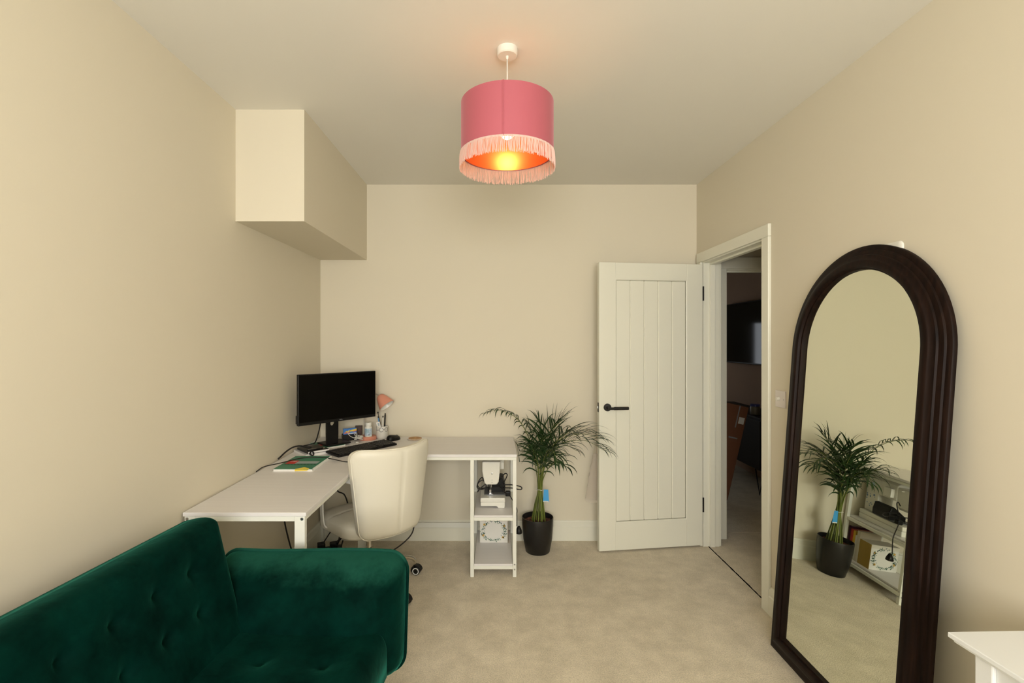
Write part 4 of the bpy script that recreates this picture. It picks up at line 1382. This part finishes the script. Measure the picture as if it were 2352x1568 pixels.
# ------------------------------------------------------------------ lower shelf: floral box and books
ZL = 0.068 + 0.013
fb = thing('gift_box', 'white box printed with a floral wreath on the lower desk shelf', 'box', (-0.020, 3.360, ZL))
BXW = MB().box(-0.095, 0.095, -0.042, 0.060, 0.0, 0.150)
obj('carton', BXW, mat('white_card', (0.78, 0.76, 0.70), 0.6), fb, bevel=0.001, local=True)
obj('lid', MB().box(-0.097, 0.097, -0.044, 0.062, 0.145, 0.170), mat('cream_card', (0.74, 0.70, 0.60), 0.6), fb, bevel=0.001, local=True)
obj('gold_side', MB().box(0.0972, 0.0978, -0.043, 0.061, 0.0, 0.168), mat('gold_card', (0.42, 0.27, 0.045), 0.5), fb, local=True)
rf = random.Random(9)


def leaf_decal(mb, c, ang_, ln, wd, plane):
    ca, sa = math.cos(ang_), math.sin(ang_)
    pts = [(0, 0), (ln * 0.5, wd), (ln, 0), (ln * 0.5, -wd)]
    V = []
    for a, b in pts:
        u, v = c[0] + a * ca - b * sa, c[1] + a * sa + b * ca
        V.append((u, -0.0447, v) if plane == 'f' else (0.0977, u, v))
    mb.add(V, [(0, 1, 2, 3)])


lg1, lg2, lyl = MB(), MB(), MB()
for k in range(170):
    a = rf.uniform(0, 2 * PI)
    rr = rf.uniform(0.85, 1.12)
    for plane, cx, cz, rx, rz in (('f', 0.0, 0.082, 0.078, 0.068),):
        c = (cx + rx * rr * math.cos(a) * (1 if plane == 'f' else .92), min(0.162, max(0.006, cz + rz * rr * math.sin(a))))
        leaf_decal(lg1 if k % 3 else lg2, c, a + rf.uniform(-1.2, 1.2) + PI / 2, rf.uniform(.007, .014), rf.uniform(.0014, .003), plane)
for a in (0.5, 3.6, 2.5, 5.6):
    for plane, cx, cz, rx, rz in (('f', 0.0, 0.082, 0.080, 0.070),):
        for q in range(5):
            leaf_decal(lyl, (cx + rx * math.cos(a), min(0.155, cz + rz * math.sin(a))), q * 2 * PI / 5, 0.010, 0.0042, plane)
obj('printed_leaves', lg1, mat('sage_print', (0.10, 0.22, 0.13), 0.6), fb, local=True)
obj('printed_leaves', lg2, mat('grey_blue_print', (0.10, 0.17, 0.20), 0.6), fb, local=True)
obj('printed_flowers', lyl, mat('ochre_print', (0.62, 0.40, 0.10), 0.6), fb, local=True)
bks = [('tall cream book behind the floral box', 'cream_book', (0.62, 0.55, 0.44), 0.026, 0.215, 0.150),
       ('slim white paperback on the lower shelf', 'white_book', (0.74, 0.72, 0.66), 0.020, 0.175, 0.14),
       ('yellow paperback on the lower shelf', 'yellow_book', (0.72, 0.46, 0.04), 0.022, 0.200, 0.14),
       ('red-spined book on the lower shelf', 'red_book', (0.50, 0.05, 0.03), 0.017, 0.205, 0.15),
       ('dark purple book nearest the wall on the lower shelf', 'purple_book', (0.10, 0.02, 0.06), 0.020, 0.220, 0.15)]
yb_ = 3.4235
for lab, mn, col, t, hh, dd in bks:
    bko = thing('book', lab, 'book', (0.005, yb_ + t / 2, ZL), 0, 'books on the lower desk shelf')
    mcol = mat(mn, col, 0.5)
    obj('cover', MB().box(-dd / 2, dd / 2, -t / 2, -t / 2 + 0.0015, 0, hh).box(-dd / 2, dd / 2, t / 2 - 0.0015, t / 2, 0, hh).box(dd / 2 - 0.0015, dd / 2, -t / 2 + 0.0015, t / 2 - 0.0015, 0, hh), mcol, bko, local=True)
    obj('pages', MB().box(-dd / 2 + 0.004, dd / 2 - 0.0016, -t / 2 + 0.0016, t / 2 - 0.0016, 0.002, hh - 0.002), PAPER, bko, local=True)
    yb_ += t + 0.001

# ------------------------------------------------------------------ arched mirror leaning on the right wall
MWd, MHt = 0.822, 1.830
lean = math.radians(4.2)
Xb = XR - 0.003 - math.sin(lean) * MHt * 1.0
mir = thing('arched_mirror', 'tall arched mirror in a dark stained wooden frame leaning on the wall', 'mirror', (Xb, 1.920, 0.0))
vdir, ndir = Vector((math.sin(lean), 0, math.cos(lean))), Vector((-math.cos(lean), 0, math.sin(lean)))


def mpt(u, v, n):
    return Vector((0, 1, 0)) * u + vdir * v + ndir * n + Vector((0, 0, 0.0))


WOOD = mat('dark_stained_wood', (0.0105, 0.0046, 0.0028), 0.5, grain=(2, 70, 0.6), spec=0.12)
prof = [(0.0, 0.0), (0.0, 0.012), (0.003, 0.015), (0.018, 0.017), (0.021, 0.023), (0.037, 0.026), (0.040, 0.032), (0.055, 0.035), (0.058, 0.040), (0.063, 0.043), (0.084, 0.044), (0.087, 0.041), (0.089, 0.031), (0.095, 0.030), (0.096, 0.018)]


def loop(a):
    hw = MWd / 2 - a
    zc = MHt - MWd / 2
    pts = [(-hw, a)] + [(-hw, a + (zc - a) * k / 8) for k in range(1, 8)]
    for k in range(49):
        th = PI - PI * k / 48
        pts.append((hw * math.cos(th), zc + hw * math.sin(th)))
    pts += [(hw, a + (zc - a) * k / 8) for k in range(7, 0, -1)] + [(hw, a)]
    return pts


V, F = [], []
for a, n in prof:
    V += [mpt(u, v, n) for u, v in loop(a)]
NPT = len(loop(0))
for i in range(len(prof) - 1):
    for k in range(NPT):
        k2 = (k + 1) % NPT
        F.append((i * NPT + k, i * NPT + k2, (i + 1) * NPT + k2, (i + 1) * NPT + k))
obj('frame', MB().add(V, F), WOOD, mir, smooth=True, auto=50, local=True)
L_ = loop(0.002)
obj('back_board', MB().add([mpt(u, v, 0.0005) for u, v in L_] + [mpt(u, v, 0.0) for u, v in L_], [tuple(range(NPT)), tuple(reversed(range(NPT, 2 * NPT)))]), BLACK, mir, local=True)
GLASS = bpy.data.materials.new('mirror_glass')
GLASS.use_nodes = True
_b = GLASS.node_tree.nodes['Principled BSDF']
_b.inputs['Base Color'].default_value = (0.80, 0.835, 0.72, 1)
_b.inputs['Metallic'].default_value = 1.0
_b.inputs['Roughness'].default_value = 0.0
L_ = loop(0.0930)
obj('glass', MB().add([mpt(u, v, 0.019) for u, v in L_], [tuple(range(NPT))]), GLASS, mir, local=True)
hook = thing('wall_pad', 'small white pad on the wall behind the mirror top', 'pad', (XR, 1.80, 1.782))
obj('pad', pillow(0.11, 0.045, 0.020, 0.002, 0.008, 0.02, lambda u, v, n: Vector((-n - 0.0005, u, v + 0.012)), 24, 18), mat('white_foam', (0.78, 0.76, 0.68), 0.3), hook, smooth=True, local=True)

# ------------------------------------------------------------------ dimmer switch
sd_ = thing('dimmer_switch', 'white square dimmer switch on the wall between doorway and mirror', 'switch', (XR, 2.50, 1.155))
obj('plate', MB().box(-0.007, -0.0002, -0.043, 0.043, -0.043, 0.043), mat('switch_plate', (0.74, 0.68, 0.63), 0.35), sd_, bevel=0.002, local=True)
obj('knob', MB().lathe([(0.010, 0), (0.010, 0.010), (0.009, 0.013)], 24, Matrix.Translation((-0.007, 0.010, 0.0)) @ Matrix.Rotation(-PI / 2, 4, 'Y')), PLASTW, sd_, smooth=True, auto=40, local=True)
for y in (0.032, -0.032):
    obj('screw', MB().lathe([(0.0032, 0), (0.0032, 0.0006)], 12, Matrix.Translation((-0.007, y, 0.0)) @ Matrix.Rotation(-PI / 2, 4, 'Y')), STEEL, sd_, local=True)

# ------------------------------------------------------------------ white side table at the lower right
tbl = thing('side_table', 'white side table against the wall beside the mirror', 'table', (1.26, 0.75, 0), math.radians(1.6))
# local corner placed at world (1.08,1.17)
WH = mat('white_lacquer', (0.76, 0.77, 0.76), 0.3)
tz = 0.757
tp = MB().box(-0.167, 0.175, -0.80, 0.425, tz - 0.012, tz)
obj('table_top', tp, WH, tbl, bevel=0.002, local=True)
obj('top_moulding', MB().box(-0.160, 0.172, -0.79, 0.418, tz - 0.020, tz - 0.012), WH, tbl, bevel=0.003, local=True)
for x, y in ((-0.152, 0.335), (0.13, 0.335), (-0.152, -0.76), (0.13, -0.76)):
    obj('leg', MB().box(x, x + 0.04, y, y + 0.04, 0.0, tz - 0.020), WH, tbl, bevel=0.003, local=True)
obj('end_panel', MB().box(-0.112, 0.13, 0.345, 0.365, 0.25, tz - 0.0205), WH, tbl, bevel=0.002, local=True)
obj('apron', MB().box(-0.144, -0.126, -0.72, 0.335, tz - 0.13, tz - 0.0205), WH, tbl, bevel=0.002, local=True)
obj('apron', MB().box(0.145, 0.163, -0.72, 0.335, tz - 0.13, tz - 0.0205), WH, tbl, bevel=0.002, local=True)

# ------------------------------------------------------------------ clear bag hanging behind the door
bagm = bpy.data.materials.new('clear_plastic')
bagm.use_nodes = True
nt = bagm.node_tree
b = nt.nodes['Principled BSDF']
b.inputs['Base Color'].default_value = (0.70, 0.60, 0.52, 1)
b.inputs['Roughness'].default_value = 0.22
tp_ = nt.nodes.new('ShaderNodeBsdfTransparent')
mx = nt.nodes.new('ShaderNodeMixShader')
mx.inputs[0].default_value = 0.24
nt.links.new(tp_.outputs[0], mx.inputs[1])
nt.links.new(b.outputs[0], mx.inputs[2])
nt.links.new(mx.outputs[0], nt.nodes['Material Output'].inputs[0])
bgm = MB()
V, F = [], []
rb_ = random.Random(4)
NR, NC = 16, 24
for j in range(NR + 1):
    t = j / NR
    hwid = 0.012 + 0.062 * t ** 0.8
    z = 0.66 - 0.33 * t
    for i in range(NC):
        a = 2 * PI * i / NC
        x = 0.695 + hwid * math.cos(a) + rb_.uniform(-.004, .004)
        y = 3.435 + (0.010 + 0.016 * t) * math.sin(a) + 0.006 * math.sin(i * 2.1 + j) * t
        V.append((x, y, z + (0.012 * math.cos(a * 2 + 1) if j == NR else 0)))
for j in range(NR):
    for i in range(NC):
        i2 = (i + 1) % NC
        F.append((j * NC + i, j * NC + i2, (j + 1) * NC + i2, (j + 1) * NC + i))
bago = thing('plastic_bag', 'crumpled clear plastic bag hanging behind the open door', 'bag', (0.695, 3.435, 0.33))
obj('pouch', bgm.add(V, F), bagm, bago, smooth=True)
obj('strap', MB().tube(spline([(0.695, 3.435, 0.66), (0.715, 3.425, 0.80), (0.742, 3.410, 0.96), (0.748, 3.402, 0.985)], 6), 0.004, 6), bagm, bago, smooth=True)

# ------------------------------------------------------------------ cables and adaptors under the desk
cable('floor_cable', [(-0.58, 3.40, 0.25), (-0.568, 3.36, 0.20), (-0.585, 3.33, 0.13), (-0.66, 3.28, 0.07), (-0.76, 3.23, 0.03), (-0.88, 3.20, 0.008), (-1.00, 3.22, 0.006), (-1.06, 3.30, 0.02), (-1.06, 3.36, 0.08)],
      0.0045, 'black cable looping down to the carpet behind the chair')
cable('floor_cable', [(-1.255, 2.86, 0.72), (-1.255, 2.87, 0.45), (-1.25, 2.91, 0.30), (-1.235, 2.97, 0.14), (-1.22, 3.05, 0.02), (-1.20, 3.20, 0.012)],
      0.0045, 'black cable hanging down the wall under the desk return')
cable('floor_cable', [(-0.955, 2.86, 0.735), (-0.957, 2.87, 0.62), (-0.945, 2.90, 0.56), (-0.92, 2.95, 0.52), (-0.93, 3.05, 0.40), (-1.0, 3.2, 0.2), (-1.08, 3.30, 0.08)],
      0.0042, 'short black cable dangling below the desk edge above the seat')
cable('floor_cable', [(-1.19, 3.30, 0.06), (-1.12, 3.33, 0.17), (-1.07, 3.33, 0.20), (-1.075, 3.32, 0.10), (-1.09, 3.30, 0.03)],
      0.0040, 'black cable looped over the power strip')
cable('floor_cable', [(-1.14, 3.28, 0.05), (-1.05, 3.32, 0.12), (-0.98, 3.36, 0.17), (-0.95, 3.40, 0.22)],
      0.0040, 'black cable rising from the power strip towards the seat')
ps = thing('power_strip', 'black power strip on the carpet under the desk corner', 'power strip', (-1.14, 3.30, 0.0), math.radians(25))
obj('strip_case', MB().box(-0.10, 0.09, -0.04, 0.04, 0.0, 0.05), BLACK, ps, bevel=0.006, local=True)
obj('plug', MB().box(-0.07, -0.02, -0.025, 0.025, 0.0505, 0.095), BLACK, ps, bevel=0.006, local=True)
obj('plug', MB().box(0.01, 0.06, -0.025, 0.025, 0.0505, 0.085), BLACK, ps, bevel=0.006, local=True)
# ------------------------------------------------------------------ dark room beyond: television, media unit, parcel, jar
tv = thing('television', 'black flat television on the wall of the dark room', 'television', (HX1, 5.25, 1.54))
obj('casing', MB().box(-0.075, -0.035, -0.62, 0.60, -0.34, 0.34), BLACK, tv, bevel=0.004, local=True)
obj('screen', MB().box(-0.0765, -0.075, -0.61, 0.59, -0.325, 0.33), mat('glossy_screen', (0.004, 0.004, 0.005), 0.08), tv, local=True)
obj('wall_bracket', MB().box(-0.035, -0.0002, -0.2, 0.2, -0.2, 0.2), BLACK, tv, local=True)
un = thing('media_unit', 'dark media unit on hairpin legs under the television', 'cabinet', (2.60, 5.10, 0))
DK = mat('dark_unit_wood', (0.012, 0.009, 0.007), 0.6)
obj('body', MB().box(-0.17, 0.185, -0.62, 0.62, 0.25, 0.72), DK, un, bevel=0.004, local=True)
obj('top', MB().box(-0.18, 0.19, -0.63, 0.63, 0.7205, 0.74), DK, un, bevel=0.003, local=True)
for y in (-0.31, 0.31):
    obj('door', MB().box(-0.178, -0.1705, y - 0.30, y + 0.30, 0.265, 0.71), DK, un, bevel=0.002, local=True)
for x in (-0.13, 0.14):
    for y in (-0.52, 0.52):
        obj('hairpin_leg', MB().tube([(x - 0.04, y, 0.25), (x, y, 0.005), (x + 0.04, y, 0.25)], 0.006, 6), BLACKM, un, local=True)
jr = thing('jar', 'glass jar with a blue lid on the media unit', 'jar', (2.50, 4.72, 0.74))
obj('body', MB().lathe([(0.04, 0), (0.045, 0.005), (0.045, 0.07), (0.038, 0.08)], 24), mat('pale_jar', (0.20, 0.19, 0.15), 0.3), jr, smooth=True, auto=40, local=True)
obj('lid', MB().lathe([(0.042, 0.0802), (0.042, 0.10)], 24), mat('blue_lid', (0.03, 0.05, 0.30), 0.4), jr, smooth=True, auto=40, local=True)
pc = thing('parcel', 'brown cardboard parcel with silver tape leaning in the dark room', 'parcel', (1.96, 4.42, 0.0), 0)
Mp = Matrix.Rotation(math.radians(13), 4, 'Y')
CARD = mat('brown_cardboard', (0.20, 0.075, 0.032), 0.7)
obj('carton', MB().box(-0.20, 0.10, -0.05, 0.05, 0.045, 0.90, Mp), CARD, pc, local=True, bevel=0.003)
TAPE = mat('silver_tape', (0.5, 0.5, 0.52), 0.25, metal=0.5)
obj('tape', MB().box(0.015, 0.025, -0.0515, -0.0505, 0.70, 0.90, Mp), TAPE, pc, local=True)
obj('tape', MB().box(-0.02, 0.06, -0.0515, -0.0505, 0.60, 0.612, Mp), TAPE, pc, local=True)
obj('shipping_label', MB().box(0.035, 0.085, -0.0518, -0.0506, 0.74, 0.80, Mp), PAPER, pc, local=True)
